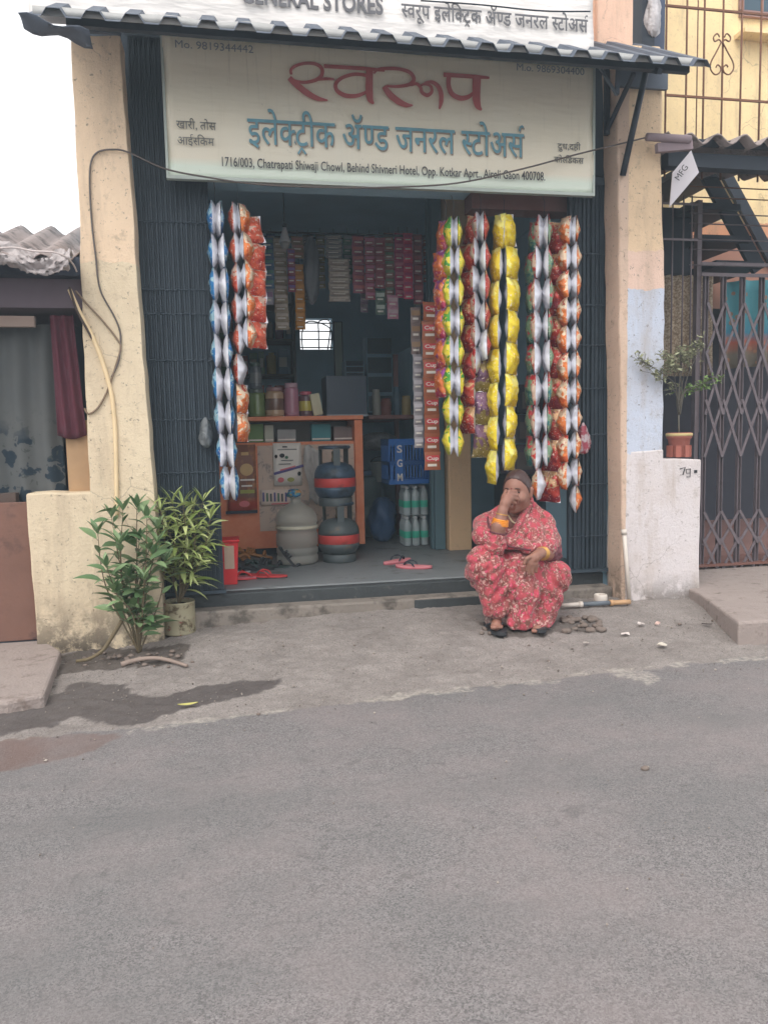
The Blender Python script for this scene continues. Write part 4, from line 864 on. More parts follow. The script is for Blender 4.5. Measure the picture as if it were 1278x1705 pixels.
# ------------------------------------------------------------------ gas cylinders
m_cylb = mat('cylinder_blue', S(64, 82, 100), .42, .1, .25, 8, .15, 40, S(44, 52, 56), 9, .5); m_cylr = mat('cylinder_red', S(178, 62, 58), .5, .05, .2, 9, 0, 1, S(110, 52, 48), 12, .55)
m_cylg = mat('cylinder_dark', S(74, 82, 84), .5, .1, .3, 8, .15, 40, S(120, 96, 60), 9, .58)
def cylinder(cx, cy, zb, mb_, label):
    C = thing('gas_cylinder', (cx, cy, zb), label, 'gas cylinder', 'gas cylinders in front of the counter'); c = (cx, cy, zb); R = .134
    MB().lathe([(.108, 0), (.110, .004), (.110, .05), (.104, .054), (.104, .006), (.1, 0)], c, 32).build('foot_ring', m_cylg, C)
    MB().lathe([(0, .036), (.07, .040), (.112, .06), (R, .098), (R+.001, .125)], c, 36).lathe([(R+.001, .178), (R, .20), (R-.004, .224), (.112, .258), (.075, .276), (.03, .284), (0, .285)], c, 36).build('body', mb_, C)
    MB().lathe([(R+.0005, .122), (R+.003, .126), (R+.003, .176), (R+.0005, .181)], c, 36).build('band', m_cylr, C)
    MB().lathe([(.020, .284), (.022, .30), (.016, .31), (.016, .335), (.020, .338), (.018, .352), (0, .353)], c, 16).build('valve', mat('valve_brass', S(150, 140, 118), .4, .6), C)
    mb2 = MB()
    for k in range(3):
        a_ = k*2*math.pi/3+.55; P = (cx+.098*math.cos(a_), cy+.098*math.sin(a_)); mb2.box((P[0]-.022, P[1]-.003, zb+.258), (P[0]+.022, P[1]+.003, zb+.376), rot=(0, 0, a_+math.pi/2))
    mb2.build('stay', m_cylg, C)
    pr = [(.092+.014*math.cos(t_), .378+.012*math.sin(t_)) for t_ in [2*math.pi*i/10 for i in range(11)]]
    MB().lathe(pr, c, 32).build('collar_ring', m_cylb, C)
    return C
cylinder(.66, 4.99, .207, m_cylg, 'lower gas cylinder with red band standing on the shop floor')
cylinder(.645, 4.995, .575, m_cylb, 'upper blue gas cylinder with red band stacked on the other one')
# water jar -------------------------------------------------------------
WJ = thing('water_jar', (.385, 4.98, .207), 'large cloudy plastic water jar beside the gas cylinders', 'water jar')
t = NT('jar_plastic'); t.col(t.mix(t.noise(9, 4), S(216, 214, 204), S(190, 190, 184))); t.b.inputs['Transmission Weight'].default_value = .7; t.b.inputs['IOR'].default_value = 1.12; m_wj = t.set(.28, 0, .6)
R = .134; pr = [(.10, 0), (.125, .006), (R, .02), (R, .05), (R-.006, .056), (R-.006, .066), (R, .072), (R, .10), (R-.006, .106), (R-.006, .116), (R, .122), (R, .195), (R-.005, .20), (R-.006, .225), (R, .23), (R+.001, .245), (R-.006, .25), (R-.006, .262), (R, .268), (R, .305), (R-.012, .33), (.105, .352), (.075, .375), (.045, .392), (.031, .402), (.030, .425), (.036, .428), (.036, .438), (.026, .44), (0, .44)]
MB().lathe(pr, (.385, 4.98, .207), 40).build('body', m_wj, WJ)
MB().lathe([(R+.0005, .23), (R+.003, .234), (R+.003, .246), (R+.0005, .249)], (.385, 4.98, .207), 40).build('hoop', mat('jar_hoop', S(186, 180, 160), .4), WJ)
t = NT('cap_blue'); t.col(t.ramp(t.noise(26, 3), [(.42, S(40, 92, 140)), (.5, S(54, 128, 136)), (.58, S(176, 132, 72))])); t.bump(t.noise(40, 3), .5, .02); m_cap = t.set(.6)
crumple('jar_cap_cloth', (.375, 4.98, .207+.455), (.045, .045, .030), m_cap, 'blue cloth tied over the mouth of the water jar', 11, 'cloth', False)
# ------------------------------------------------------------------ right side of the shop: rack, crate, water packs
m_wood = mat('rack_wood', S(120, 82, 76), .7, 0, .25, 8)
a = at(612, 690, 5.55); RK = thing('side_rack', (1.15, 5.6, .2), 'brown wooden shelf rack along the right wall of the shop interior', 'rack')
MB().box((at(608, 690, 5.9).x, 5.75, a.z-.03), (1.40, 6.9, a.z+.0)).build('shelf', m_wood, RK, .004)
for px in (655,):
    q = at(px, 590, 6.2); MB().box((q.x, 6.2, .2), (q.x+.035, 6.24, q.z)).build('upright', m_wood, RK)
MB().box((1.46, 6.0, .2), (2.09, 7.5, 1.75)).build('cupboard', m_int, SH)
m_crt = mat('crate_blue', S(34, 98, 168), .45, 0, .2, 10)
def crate(x0, y0, z0, w, d, h, label):
    C = thing('plastic_crate', (x0+w/2, y0, z0), label, 'crate')
    def wall(pA, pB, nrm):
        mb = MB(); A = Vector(pA); B = Vector(pB); L = (B-A).length; D = (B-A).normalized(); N = Vector(nrm)
        def bar(u0, u1, v0, v1, th=.006):
            c0 = A+D*(u0*L)+Vector((0, 0, v0*h)); c1 = A+D*(u1*L)+Vector((0, 0, v1*h)); mb.prism([c0, c1-Vector((0, 0, (v1-v0)*h)), c1, c0+Vector((0, 0, (v1-v0)*h))], N*th)
        for v0, v1 in ((0, .10), (.42, .50), (.86, 1)): bar(0, 1, v0, v1, .008)
        n = max(6, int(L/.022))
        for i in range(n+1): bar(i/n*.97, i/n*.97+.03*(.3/L), .101, .859, .005)
        bar(0, .06, .101, .419, .009); bar(.94, 1, .101, .419, .009)
        return mb
    for (A, B, N) in (((x0, y0, z0), (x0+w, y0, z0), (0, 1, 0)), ((x0+w, y0+d, z0), (x0, y0+d, z0), (0, -1, 0)), ((x0, y0+d, z0), (x0, y0+.012, z0), (1, 0, 0)), ((x0+w, y0+.012, z0), (x0+w, y0+d, z0), (-1, 0, 0))): wall(A, B, N).build('side', m_crt, C)
    MB().box((x0+.01, y0+.01, z0+.002), (x0+w-.01, y0+d-.01, z0+.012)).build('base', m_crt, C)
    mbp = MB().box((x0+.05, y0-.0035, z0+.03), (x0+.105, y0-.0005, z0+h*.97)); mbp.build('name_plate', m_crt, C)
    for i, ch in enumerate('SGM'):
        v, f = glyph(ch, .02); zz = z0+h*(.70-.31*i); place(v, f, x0+.060, x0+.098, zz, .075, y0-.0062, th=.002).build('letter', m_wp, C)
    return C
ca = at(660, 800, 5.5); cb = at(714, 735, 5.5)
m_pet = NT('pet_water'); m_pet.col(m_pet.mix(m_pet.noise(12, 4), S(190, 208, 210), S(216, 224, 226))); m_pet.b.inputs['Transmission Weight'].default_value = .5; m_pet = m_pet.set(.15, 0, .6)
m_lab = mat('bottle_label_green', S(52, 170, 142), .4, 0, .2, 16); m_capw = mat('bottle_cap', S(210, 214, 214), .4)
zt1 = at(690, 853, 5.5).z; zt2 = at(690, 803, 5.5).z; zf = .207
def bottle_mesh():
    b = MB(); b.lathe([(.024, 0), (.030, .004), (.031, .02), (.029, .03), (.031, .04), (.031, .12), (.029, .13), (.031, .14), (.030, .158), (.018, .188), (.012, .196), (.012, .205)], (0, 0, 0), 14); return b.mesh('bottle_body', m_pet)
bm = bottle_mesh(); lm = MB().lathe([(.0313, .06), (.0318, .062), (.0318, .108), (.0313, .11)], (0, 0, 0), 14).mesh('bottle_label', m_lab); cm = MB().lathe([(.0135, .198), (.0135, .216), (.012, .218), (0, .218)], (0, 0, 0), 12).mesh('bottle_cap', m_capw)
PX0 = at(672, 905, 5.5).x
for tier, z in ((0, zf), (1, zf+.226)):
    for r_ in range(3):
        for c_ in range(3):
            nm = ['left', 'middle', 'right'][c_]; rw = ['front', 'second', 'back'][r_]; x = PX0+.034+c_*.0655; y = 5.53+r_*.066
            T = thing('water_bottle', (x, y, z), 'clear water bottle with green label stacked under the blue crate', 'bottle', 'water bottles stacked under the blue crate')
            bo = inst('body', bm, T); inst('label', lm, T); inst('cap', cm, T)
crate(1.10, 5.46, zf+.226*2+.01, .345, .30, .33, 'blue plastic crate lettered SGM on top of the water bottles')
def bucket(px0, px1, y0, y1, Y, c, label, name='bucket'):
    a = at(px0, y1, Y); b = at(px1, y0, Y); r = (b.x-a.x)/2; cx = (a.x+b.x)/2; h = b.z-a.z; B = thing(name, (cx, Y, a.z), label, name)
    MB().lathe([(r*.82, 0), (r*.84, .004), (r*.98, h*.86), (r*1.04, h*.88), (r*1.04, h), (r*.98, h), (r*.8, h*.1), (0, h*.1)], (cx, Y, a.z), 24).build('body', c, B)
    mb = MB(); mb.tube([(cx+r*math.cos(t_), Y-.02*math.sin(t_), a.z+h*.9+r*.75*math.sin(t_)) for t_ in [math.pi*k/12 for k in range(13)]], .004, 6); mb.build('handle', m_black, B); return B
# stack on the rack's lower side
stool_c = mat('stool_grey', S(92, 110, 112), .5, 0, .2, 8)
ST = thing('grey_drum', (1.03, 6.1, .207), 'grey plastic drum standing behind the counter end', 'drum')
MB().lathe([(.10, 0), (.13, .01), (.135, .24), (.125, .25), (.135, .26), (.135, .46), (.12, .49), (.07, .50), (0, .50)], (1.05, 6.25, .207), 26).build('body', stool_c, ST)
MB().lathe([(.075, .50), (.078, .53), (.07, .54), (0, .54)], (1.05, 6.25, .207), 20).build('lid', mat('drum_lid', S(70, 96, 128), .5), ST)
b1 = bucket(617, 646, 768, 802, 6.2, mat('bucket_white', S(140, 150, 148), .5, 0, .15, 6), 'whitish plastic bucket on the grey drum beside the blue crate')
crumple('plastic_sack', (1.12, 5.85, .207+.17), (.10, .09, .17), mat('sack_blue', S(54, 84, 120), .5, 0, .3, 9), 'dark blue sack on the floor left of the water bottles', 15, 'sack', False)
crumple('plastic_bag', (1.12, 6.0, at(630, 735, 6.0).z), (.14, .1, .07), m_bagd, 'dark crumpled polythene heap on the bucket beside the blue crate', 16, 'plastic bag', False)
# boxes behind the right strands
for k, ((x0, y0, x1, y1), c, lb) in enumerate((((853, 740, 900, 790), S(96, 88, 100), 'mauve grey carton stacked behind the hanging packets above the woman'), ((858, 690, 905, 738), S(82, 84, 90), 'grey carton on top of the mauve carton behind the hanging packets'), ((862, 640, 900, 688), S(66, 70, 78), 'dark topmost carton behind the hanging packets'))):
    a = at(x0, y1, 5.0); b = at(x1, y0, 5.0); mb = MB().box((a.x, 5.0, a.z), (b.x, 5.25, b.z)); mb.box((a.x+.03, 4.998, a.z+.03), (b.x-.06, 4.9995, b.z-.05), 1)
    tag(mb.build('carton', [mat('carton_%s' % ['mauve', 'grey', 'dark'][k], c, .75, 0, .2, 9), mat('carton_tape', S(116, 108, 104), .6)], None, .004, (a.x, 5.0, a.z)), lb, 'carton', 'cartons behind the hanging packets')
a = at(853, 790, 5.0); b = at(905, 790, 5.0); mb = MB().box((a.x-.03, 4.98, .207), (b.x+.1, 5.3, a.z-.003)); mb.box((a.x-.01, 4.975, .25), (b.x+.08, 4.979, a.z-.05), 1)
tag(mb.build('cold_cabinet', [mat('cabinet_black', (.03, .045, .055), .4), mat('cabinet_panel', (.045, .07, .08), .3)], None, .005, (a.x, 5.0, .207)), 'dark cabinet behind the squatting woman carrying the cartons', 'cabinet')
# curtain-like strip and mirror on the back wall
a = at(560, 532, 7.4); b = at(575, 630, 7.4); tag(MB().box((a.x, 7.57, b.z), (b.x, 7.583, a.z)).box((a.x-.008, 7.583, b.z-.008), (b.x+.008, 7.596, a.z+.008), 1).build('mirror_strip', [mat('mirror_pale', S(186, 200, 184), .3), m_black], None, 0, (a.x, 7.57, b.z)), 'pale narrow mirror beside the barred back window', 'mirror')
for k, (x0, y0, x1, y1, c) in enumerate(((612, 560, 652, 688, (.05, .09, .11)), (575, 600, 606, 640, (.03, .05, .08)))):
    a = at(x0, y1, 7.0); b = at(x1, y0, 7.0); mb = MB().box((a.x, 7.0, a.z), (b.x, 7.2, b.z))
    for j in range(4): mb.box((a.x+.01, 6.992, a.z+(b.z-a.z)*(j+.1)/4), (b.x-.01, 6.999, a.z+(b.z-a.z)*(j+.9)/4), 1)
    mb.build('wall_cupboard', [m_int, mat('cupboard_front%d' % k, c, .5, 0, .3, 12)], SH)
# stock on the back shelves and the side rack --------------------------------
m_shelf = mat('shelf_board', S(96, 92, 88), .7, 0, .2, 8)
SHV = thing('back_shelves', (.2, 7.3, .9), 'dim wooden shelves of stock along the back wall left of the barred window', 'shelves')
for z in (1.30, 1.62, 1.94, 2.26): MB().box((-.36, 7.25, z-.02), (.60, 7.58, z)).build('shelf', m_shelf, SHV)
for x in (-.36, .58): MB().box((x, 7.26, .9), (x+.025, 7.58, 2.4)).build('upright', m_shelf, SHV)
R5 = random.Random(12)
tins = [S(150, 70, 60), S(170, 150, 80), S(80, 110, 130), S(170, 165, 155), S(90, 120, 80), S(140, 100, 130)]
for z in (1.30, 1.62, 1.94):
    x = -.30
    while x < .53:
        k = R5.randrange(6); w = R5.uniform(.05, .10); h_ = R5.uniform(.12, .24); mb = MB(); m_ = mat('stock_%d' % k, tins[k], .5, 0, .2, 20)
        if k % 2: mb.lathe([(w*.45, 0), (w*.45, h_*.85), (w*.3, h_*.9), (w*.3, h_), (0, h_)], (x+w/2, 7.32, z+.001), 14)
        else: mb.box((x, 7.28, z+.001), (x+w*.92, 7.42, z+h_)); mb.box((x+.008, 7.2785, z+h_*.3), (x+w*.92-.008, 7.2795, z+h_*.7), 1)
        tag(mb.build('stock_jar' if k % 2 else 'stock_box', [m_, mat('stock_label', S(190, 184, 170), .6)], None, 0, (x+w/2, 7.32, z)), 'dim %s among the stock on the back shelves' % ('jar' if k % 2 else 'carton'), 'jar' if k % 2 else 'box', 'stock on the back shelves'); x += w+.012
for k, (px, w, h_, c, lb) in enumerate(((618, .07, .20, S(150, 150, 140), 'pale tall tin on the brown side rack'), (634, .09, .13, S(120, 70, 62), 'reddish box on the brown side rack'), (652, .06, .22, S(70, 96, 110), 'blue grey bottle like tin on the brown side rack'), (668, .08, .15, S(160, 140, 90), 'straw coloured tin on the brown side rack'))):
    p = at(px, 688, 5.9); z = at(612, 690, 5.55).z+.001; mb = MB(); mb.lathe([(w*.45, 0), (w*.46, .006), (w*.46, h_*.8), (w*.4, h_*.84), (w*.4, h_*.97), (w*.36, h_), (0, h_)], (p.x+.04, 5.9, z), 16)
    tag(mb.build('tin', mat('rack_tin_%d' % k, c, .5, 0, .2, 18), None, 0, (p.x+.04, 5.9, z)), lb, 'tin')
# ------------------------------------------------------------------ hanging snack packets
def foil(name, cols, metal=.35, rough=.3, scale=22):
    t = NT(name); X, Y_, Z = t.xyz()
    oi = t.n('ShaderNodeObjectInfo'); va = t.n('ShaderNodeVectorMath'); t.l(t.tc.outputs['Object'], va.inputs[0]); cx_ = t.n('ShaderNodeCombineXYZ'); t.l(t.math('MULTIPLY', oi.outputs['Random'], 3.0), cx_.inputs[0]); t.l(cx_.outputs[0], va.inputs[1]); t.co = va.outputs[0]
    f = t.math('ADD', t.math('MULTIPLY', t.noise(scale, 3, .6, dist=.6), .75), t.math('MULTIPLY', Z, 1.6))
    st = [(i/len(cols)*.62+.14, c) for i, c in enumerate(cols)]
    c = t.ramp(f, st, 'CONSTANT' if len(cols) > 2 else 'LINEAR')
    c = t.mix(t.ramp(t.noise(90, 2), [(.62, 0), (.66, .8)]), c, S(232, 220, 206))
    t.col(c); t.bump(t.noise(46, 4, .65, t.mapped((1, 1, .35))), .7, .012); return t.set(rough, metal, .6)
t = NT('foil_silver'); t.col(t.mix(t.noise(8), S(190, 190, 198), S(222, 222, 228))); t.bump(t.noise(40, 4, .6, t.mapped((1, 1, .3))), .6, .012); m_sil = t.set(.34, .45, .6)
FO = {'blue': foil('foil_blue', [S(24, 84, 150), S(40, 118, 176), S(150, 190, 206), S(30, 96, 150), S(70, 150, 170)]),
      'red': foil('foil_red', [S(190, 60, 46), S(214, 96, 66), S(226, 190, 170), S(176, 50, 56)]),
      'orange': foil('foil_orange', [S(206, 92, 44), S(222, 122, 60), S(226, 200, 170), S(190, 66, 48), S(120, 50, 70)]),
      'yellow': foil('foil_yellow', [S(198, 168, 16), S(226, 200, 36), S(236, 226, 120), S(206, 186, 24)], .2, .28, 12),
      'lime': foil('foil_lime', [S(196, 196, 40), S(226, 206, 60), S(70, 150, 50), S(206, 180, 40)]),
      'berry': foil('foil_berry', [S(178, 48, 88), S(206, 110, 54), S(140, 60, 130), S(196, 60, 60)]),
      'maroon': foil('foil_maroon', [S(140, 36, 52), S(178, 60, 50), S(190, 150, 110), S(120, 40, 80)]),
      'olive': foil('foil_olive', [S(120, 104, 54), S(104, 70, 96), S(150, 130, 80)], .3, .35, 10),
      'teal': foil('foil_teal', [S(40, 110, 110), S(120, 150, 120), S(190, 60, 70), S(50, 90, 130)]),
      'rose': foil('foil_rose', [S(210, 60, 60), S(214, 190, 180), S(190, 40, 50), S(226, 130, 60)])}
_PK = {}
def packet(kind, H, Wd, T, seed, back=None):
    key = (kind, round(H, 3), round(Wd, 3), round(T, 3), seed)
    if key in _PK: return _PK[key]
    R = random.Random(seed*31+7); ph = [R.uniform(0, 6.3) for _ in range(8)]; nu, nv = 12, 22; mb = MB()
    for side in (-1, 1):
        def fn(u, v):
            a = u*2-1; b = v*2-1
            wd = Wd/2*(1-.16*(1-b*b)); e = max(0, 1-abs(b)**1.6)**.85*max(0, 1-abs(a)**2.2)**.55
            cr = abs(b)**3*.5
            th = T/2*e*(1+.05*math.sin(a*4+ph[0])+.07*math.sin(b*5+ph[1]+side)+.05*math.sin(b*11+a*3+ph[5]))+T*.11*cr*abs(math.sin(a*9+ph[2]))*(1-abs(b))*2
            th += T*.03*math.sin(a*9+b*13+ph[3]+side)*e
            y = side*max(th, .0005)+.004*math.sin(a*5+ph[4])*abs(b)
            return Vector((wd*a*side*-1, y, H/2*b))
        mb.grid(fn, nu, nv, 0 if side < 0 else 1)
    me = mb.mesh('packet', [FO[kind], back or m_sil]); _PK[key] = me; return me
YP = 3.99
def strand(root, kind, pts, y0, y1, n, facing, Y=YP, wpx=30, fat=1.0, jit=6, back=None, split=None):
    """pts: px x as function of y [(y,x)...]; packets joined end to end from y0 to y1"""
    ys = [p[0] for p in pts]; xs = [p[1] for p in pts]; loc = ORG[root.name]
    for i in range(n):
        ya = y0+(y1-y0)*i/n; yb = y0+(y1-y0)*(i+1)/n; xa, xb = np.interp(ya, ys, xs), np.interp(yb, ys, xs)
        A = at(xa, ya, Y); B = at(xb, yb, Y); c = (A+B)/2; H = (A-B).length
        T = (at(xa+wpx, ya, Y)-A).length*fat*.92; phi = math.atan2(c.x, c.y); k = kind if split is None or i < split[0] else split[1]
        me = packet(k, H, .125, T, i % 3, back)
        tilt = math.atan2(A.x-B.x, A.z-B.z)
        inst('packet', me, root, c-loc, (0, tilt, math.radians(facing+rnd.uniform(-jit, jit))-phi))
def chain(px, py, label, Y=YP):
    p = at(px, py, Y); r = thing('packet_chain', p, label, 'snack packets', 'chains of snack packets hanging across the shop front')
    MB().tube([p+Vector((0, 0, -.01)), p+Vector((.004, 0, .07)), p+Vector((0, .03, .12))], .0015, 5).build('string', m_black, r); return r
L_, R_ = -92, 92
r = chain(357, 337, 'leftmost chain of blue packets with silver backs in front of the left gate')
strand(r, 'blue', [(337, 354), (430, 356), (600, 362), (740, 369), (832, 379)], 338, 832, 9, -97, wpx=21)
strand(r, 'blue', [(337, 360), (390, 369), (500, 374), (620, 381), (740, 384), (832, 392)], 338, 832, 9, 97, YP-.03, wpx=18)
r = chain(395, 340, 'short chain of red and orange packets with silver backs second from the left', YP)
strand(r, 'red', [(340, 391), (400, 392), (500, 396), (640, 400)], 341, 640, 6, -96, wpx=25)
strand(r, 'orange', [(340, 399), (390, 410), (500, 413), (580, 416)], 341, 580, 5, 78, YP-.02, wpx=26)
strand(r, 'red', [(340, 408), (400, 426), (500, 427), (580, 429)], 362, 580, 5, 30, YP+.06, wpx=20)
r = chain(402, 640, 'two orange packets hanging under the short red and orange chain', YP+.02)
strand(r, 'orange', [(640, 402), (735, 404)], 640, 736, 2, 60, YP+.02, wpx=24)
r = chain(754, 362, 'chain of yellow green packets with silver backs beside the cream inner post')
strand(r, 'lime', [(362, 751), (400, 746), (600, 747), (756, 747)], 363, 757, 8, -86, wpx=22)
strand(r, 'lime', [(362, 756), (400, 763), (600, 763), (760, 762)], 363, 760, 8, 96, YP-.02, wpx=19)
r = chain(742, 368, 'narrow chain of berry and orange packets left of the yellow green chain', YP+.07)
strand(r, 'berry', [(368, 742), (400, 732), (660, 734)], 369, 662, 6, -60, YP+.07, wpx=20)
r = chain(799, 354, 'chain of maroon and red packets with silver backs left of the yellow chain')
strand(r, 'maroon', [(354, 796), (400, 780), (600, 779), (720, 777)], 362, 722, 8, -50, YP+.06, wpx=22)
strand(r, 'rose', [(354, 798), (400, 790), (620, 792)], 355, 622, 6, -98, YP+.02, wpx=18)
strand(r, 'maroon', [(354, 801), (400, 806), (600, 806)], 355, 600, 5, 100, YP-.02, wpx=20)
r = chain(805, 600, 'three big olive and purple packets hanging below the maroon chain', YP+.05)
strand(r, 'olive', [(600, 806), (762, 802)], 598, 762, 3, 18, YP+.05, wpx=20, fat=1.0)
r = chain(838, 357, 'bright yellow chain of packets hanging above the woman')
strand(r, 'yellow', [(357, 835), (385, 828), (500, 823), (700, 821), (806, 818)], 358, 806, 8, -66, YP, wpx=20)
strand(r, 'yellow', [(357, 840), (385, 850), (500, 853), (640, 850), (780, 847)], 358, 783, 8, 62, YP-.01, wpx=23)
r = chain(905, 359, 'chain of red packets with wide silver backs right of the yellow chain')
strand(r, 'rose', [(359, 902), (400, 894), (600, 892), (780, 893)], 360, 782, 8, -98, YP-.01, wpx=19)
strand(r, 'teal', [(359, 908), (400, 911), (600, 911), (775, 909)], 360, 776, 8, 98, YP-.03, wpx=18)
strand(r, 'teal', [(359, 898), (400, 881), (600, 882), (775, 881)], 372, 776, 8, -75, YP+.06, wpx=15)
strand(r, 'orange', [(780, 895), (835, 897)], 780, 832, 1, -96, YP-.01, wpx=22)
r = chain(948, 361, 'rightmost chain of orange and red packets beside the right gate')
strand(r, 'orange', [(361, 944), (390, 938), (600, 938), (740, 938), (815, 939)], 362, 815, 10, -72, YP-.01, wpx=24)
strand(r, 'orange', [(361, 952), (390, 956), (600, 956), (760, 957), (850, 957)], 362, 852, 11, 100, YP-.02, wpx=20)
strand(r, 'maroon', [(361, 940), (390, 922), (600, 922), (780, 918), (836, 915)], 372, 836, 9, -20, YP+.05, wpx=20)
# ------------------------------------------------------------------ sachet strips
m_scup = mat('sachet_brown', S(158, 92, 62), .45, .1, .2, 26); m_sred = mat('sachet_red', S(200, 66, 74), .42, .1, .2, 26); m_sgr = mat('sachet_grey', S(150, 146, 150), .4, .2, .25, 26)
def strip(x0, x1, ytop, ybot, Y, n, m, label, mm=None, text=None, grp='sachet strips hanging inside the shop', tilt=0):
    a = at(x0, ybot, Y); b = at(x1, ytop, Y); w = b.x-a.x; H = (b.z-a.z)/n; R = thing('sachet_strip', ((a.x+b.x)/2, Y, a.z), label, 'sachet strip', grp)
    mb = MB()
    for side in (-1, 1):
        def fn(u, v):
            p, q = u*2-1, v*2-1; e = max(0, 1-abs(q)**3)**.7*max(0, 1-abs(p)**3)**.7
            return Vector((w/2*p*-side*(1-.08*(1-abs(q)**2)), side*(.0006+.007*e), H/2*q))
        mb.grid(fn, 6, 6, 0 if side < 0 else 1)
    mb.box((-w*.40, -.0085, -H*.02), (w*.40, -.0078, H*.30), 2)
    mb.box((-w*.30, -.0080, -H*.30), (w*.25, -.0074, -H*.16), 3)
    if text:
        v, f = glyph(text, .03); L = v[:, 0].max(); nb = len(mb.v); mb.add([((p[0]/L-.5)*w*.7, -.0092, H*.06+p[1]*H*.26) for p in v], f, 3)
    me = mb.mesh('sachet', [m, m_sil if mm is None else mm, mat(m.name+'_print', (0.5, .5, .5), .5) if False else (mm or m_sred), m_wp])
    for i in range(n):
        inst('sachet', me, R, (rnd.uniform(-.002, .002)+tilt*(i-n/2)*H, rnd.uniform(-.002, .002), H*(i+.5)), (rnd.uniform(-.12, .12), -tilt*.8, rnd.uniform(-.2, .2)))
    MB().tube([(R.location.x, Y, b.z), (R.location.x, Y, b.z+.04)], .0015, 5).build('string', m_black, R)
strip(706, 729, 503, 783, 4.5, 9, m_scup, 'long strip of red and brown sachets with white lettering near the cream post', m_sred, 'Cup', tilt=.0)
strip(689, 703, 590, 746, 4.6, 8, m_sgr, 'strip of grey sachets left of the red and brown strip', mat('sachet_white', S(190, 186, 190), .4))
strip(684, 700, 512, 590, 4.62, 3, mat('sachet_taupe', S(120, 104, 100), .5, 0, .25, 20), 'short taupe strip above the strip of grey sachets', mat('sachet_tan', S(150, 120, 90), .5))
RS = [(437, 455, 396, 480, 5, S(74, 104, 136), S(84, 130, 120), 'blue strip of sachets behind the red packets'), (438, 455, 481, 507, 1, S(176, 170, 182), S(150, 120, 150), 'white single sachet under the blue strip'),
      (458, 477, 396, 549, 10, S(160, 144, 122), S(190, 176, 164), 'long beige strip of sachets under the cone bulb'), (480, 491, 414, 486, 5, S(150, 78, 92), S(120, 90, 150), 'narrow rose strip beside the long beige strip'),
      (485, 505, 394, 430, 3, S(120, 98, 72), S(150, 96, 84), 'brown sachets at the top beside the cone bulb'), (492, 506, 440, 549, 7, S(186, 126, 42), S(200, 140, 60), 'orange strip of sachets left of the barred back window'),
      (541, 570, 392, 430, 5, S(112, 112, 112), S(150, 146, 140), 'grey top part of the wide sachet strip in the middle'), (547, 582, 431, 502, 7, S(158, 144, 132), S(190, 180, 166), 'wide beige strip of sachets in the middle of the shop'),
      (587, 606, 392, 488, 6, S(160, 92, 112), S(190, 110, 110), 'dull pink strip, leftmost of the pink sachets'), (608, 623, 394, 499, 7, S(150, 84, 96), S(176, 104, 130), 'dusky pink strip, second of the pink sachets'),
      (624, 640, 396, 480, 6, S(158, 86, 98), S(150, 76, 90), 'brick pink strip, third of the pink sachets'), (641, 655, 388, 505, 8, S(150, 110, 104), S(110, 130, 110), 'mottled pink and green strip among the pink sachets'),
      (625, 641, 484, 524, 2, S(80, 104, 92), S(180, 190, 180), 'dark green and white pair of sachets under the brick pink strip'), (644, 663, 492, 531, 2, S(196, 140, 160), S(206, 180, 186), 'pale pink pair of sachets under the mottled strip'),
      (657, 671, 388, 496, 7, S(180, 70, 112), S(196, 120, 140), 'magenta strip with pale print, left of the brightest strip'), (672, 686, 388, 498, 7, S(196, 62, 96), S(160, 50, 100), 'bright crimson strip, the brightest of the pink sachets'),
      (688, 703, 390, 506, 7, S(126, 66, 80), S(150, 76, 84), 'dark wine strip, rightmost of the pink sachets')]
for k, (x0, x1, ya, yb, n, c, c2, lb) in enumerate(RS):
    strip(x0, x1, ya, yb, 5.3+.05*(k % 3), n, mat('sachet_paint%d' % k, c, .5, .05, .3, 34, 0, 1, sc(c2, 1.1), 40, .55), lb, mat('sachet_print%d' % k, c2, .5, .05, .3, 34))
m_rail = MB().tube([(.15, 5.36, 2.40), (1.50, 5.36, 2.40)], .008, 8); tag(m_rail.build('hanging_rail', m_black, None, 0, (.8, 5.36, 2.4)), 'dark rail from which the sachet strips hang inside the shop', 'rail')
t = NT('bag_sheer'); t.col(t.mix(t.noise(8), S(84, 88, 94), S(120, 122, 126))); m_sh = t.set(.4, 0, .5)
crumple('plastic_bag', at(518, 450, 5.38), (.05, .03, .22), m_sh, 'long sheer grey polythene bag hanging among the sachet strips', 21, 'plastic bag', False)
tag(MB().tube([(-.06, YP+.03, 2.30), (1.93, YP+.03, 2.30)], .006, 8).build('hanging_rail', m_black, None, 0, (.9, YP+.03, 2.3)), 'dark rod under the main signboard carrying the snack packet chains', 'rail')
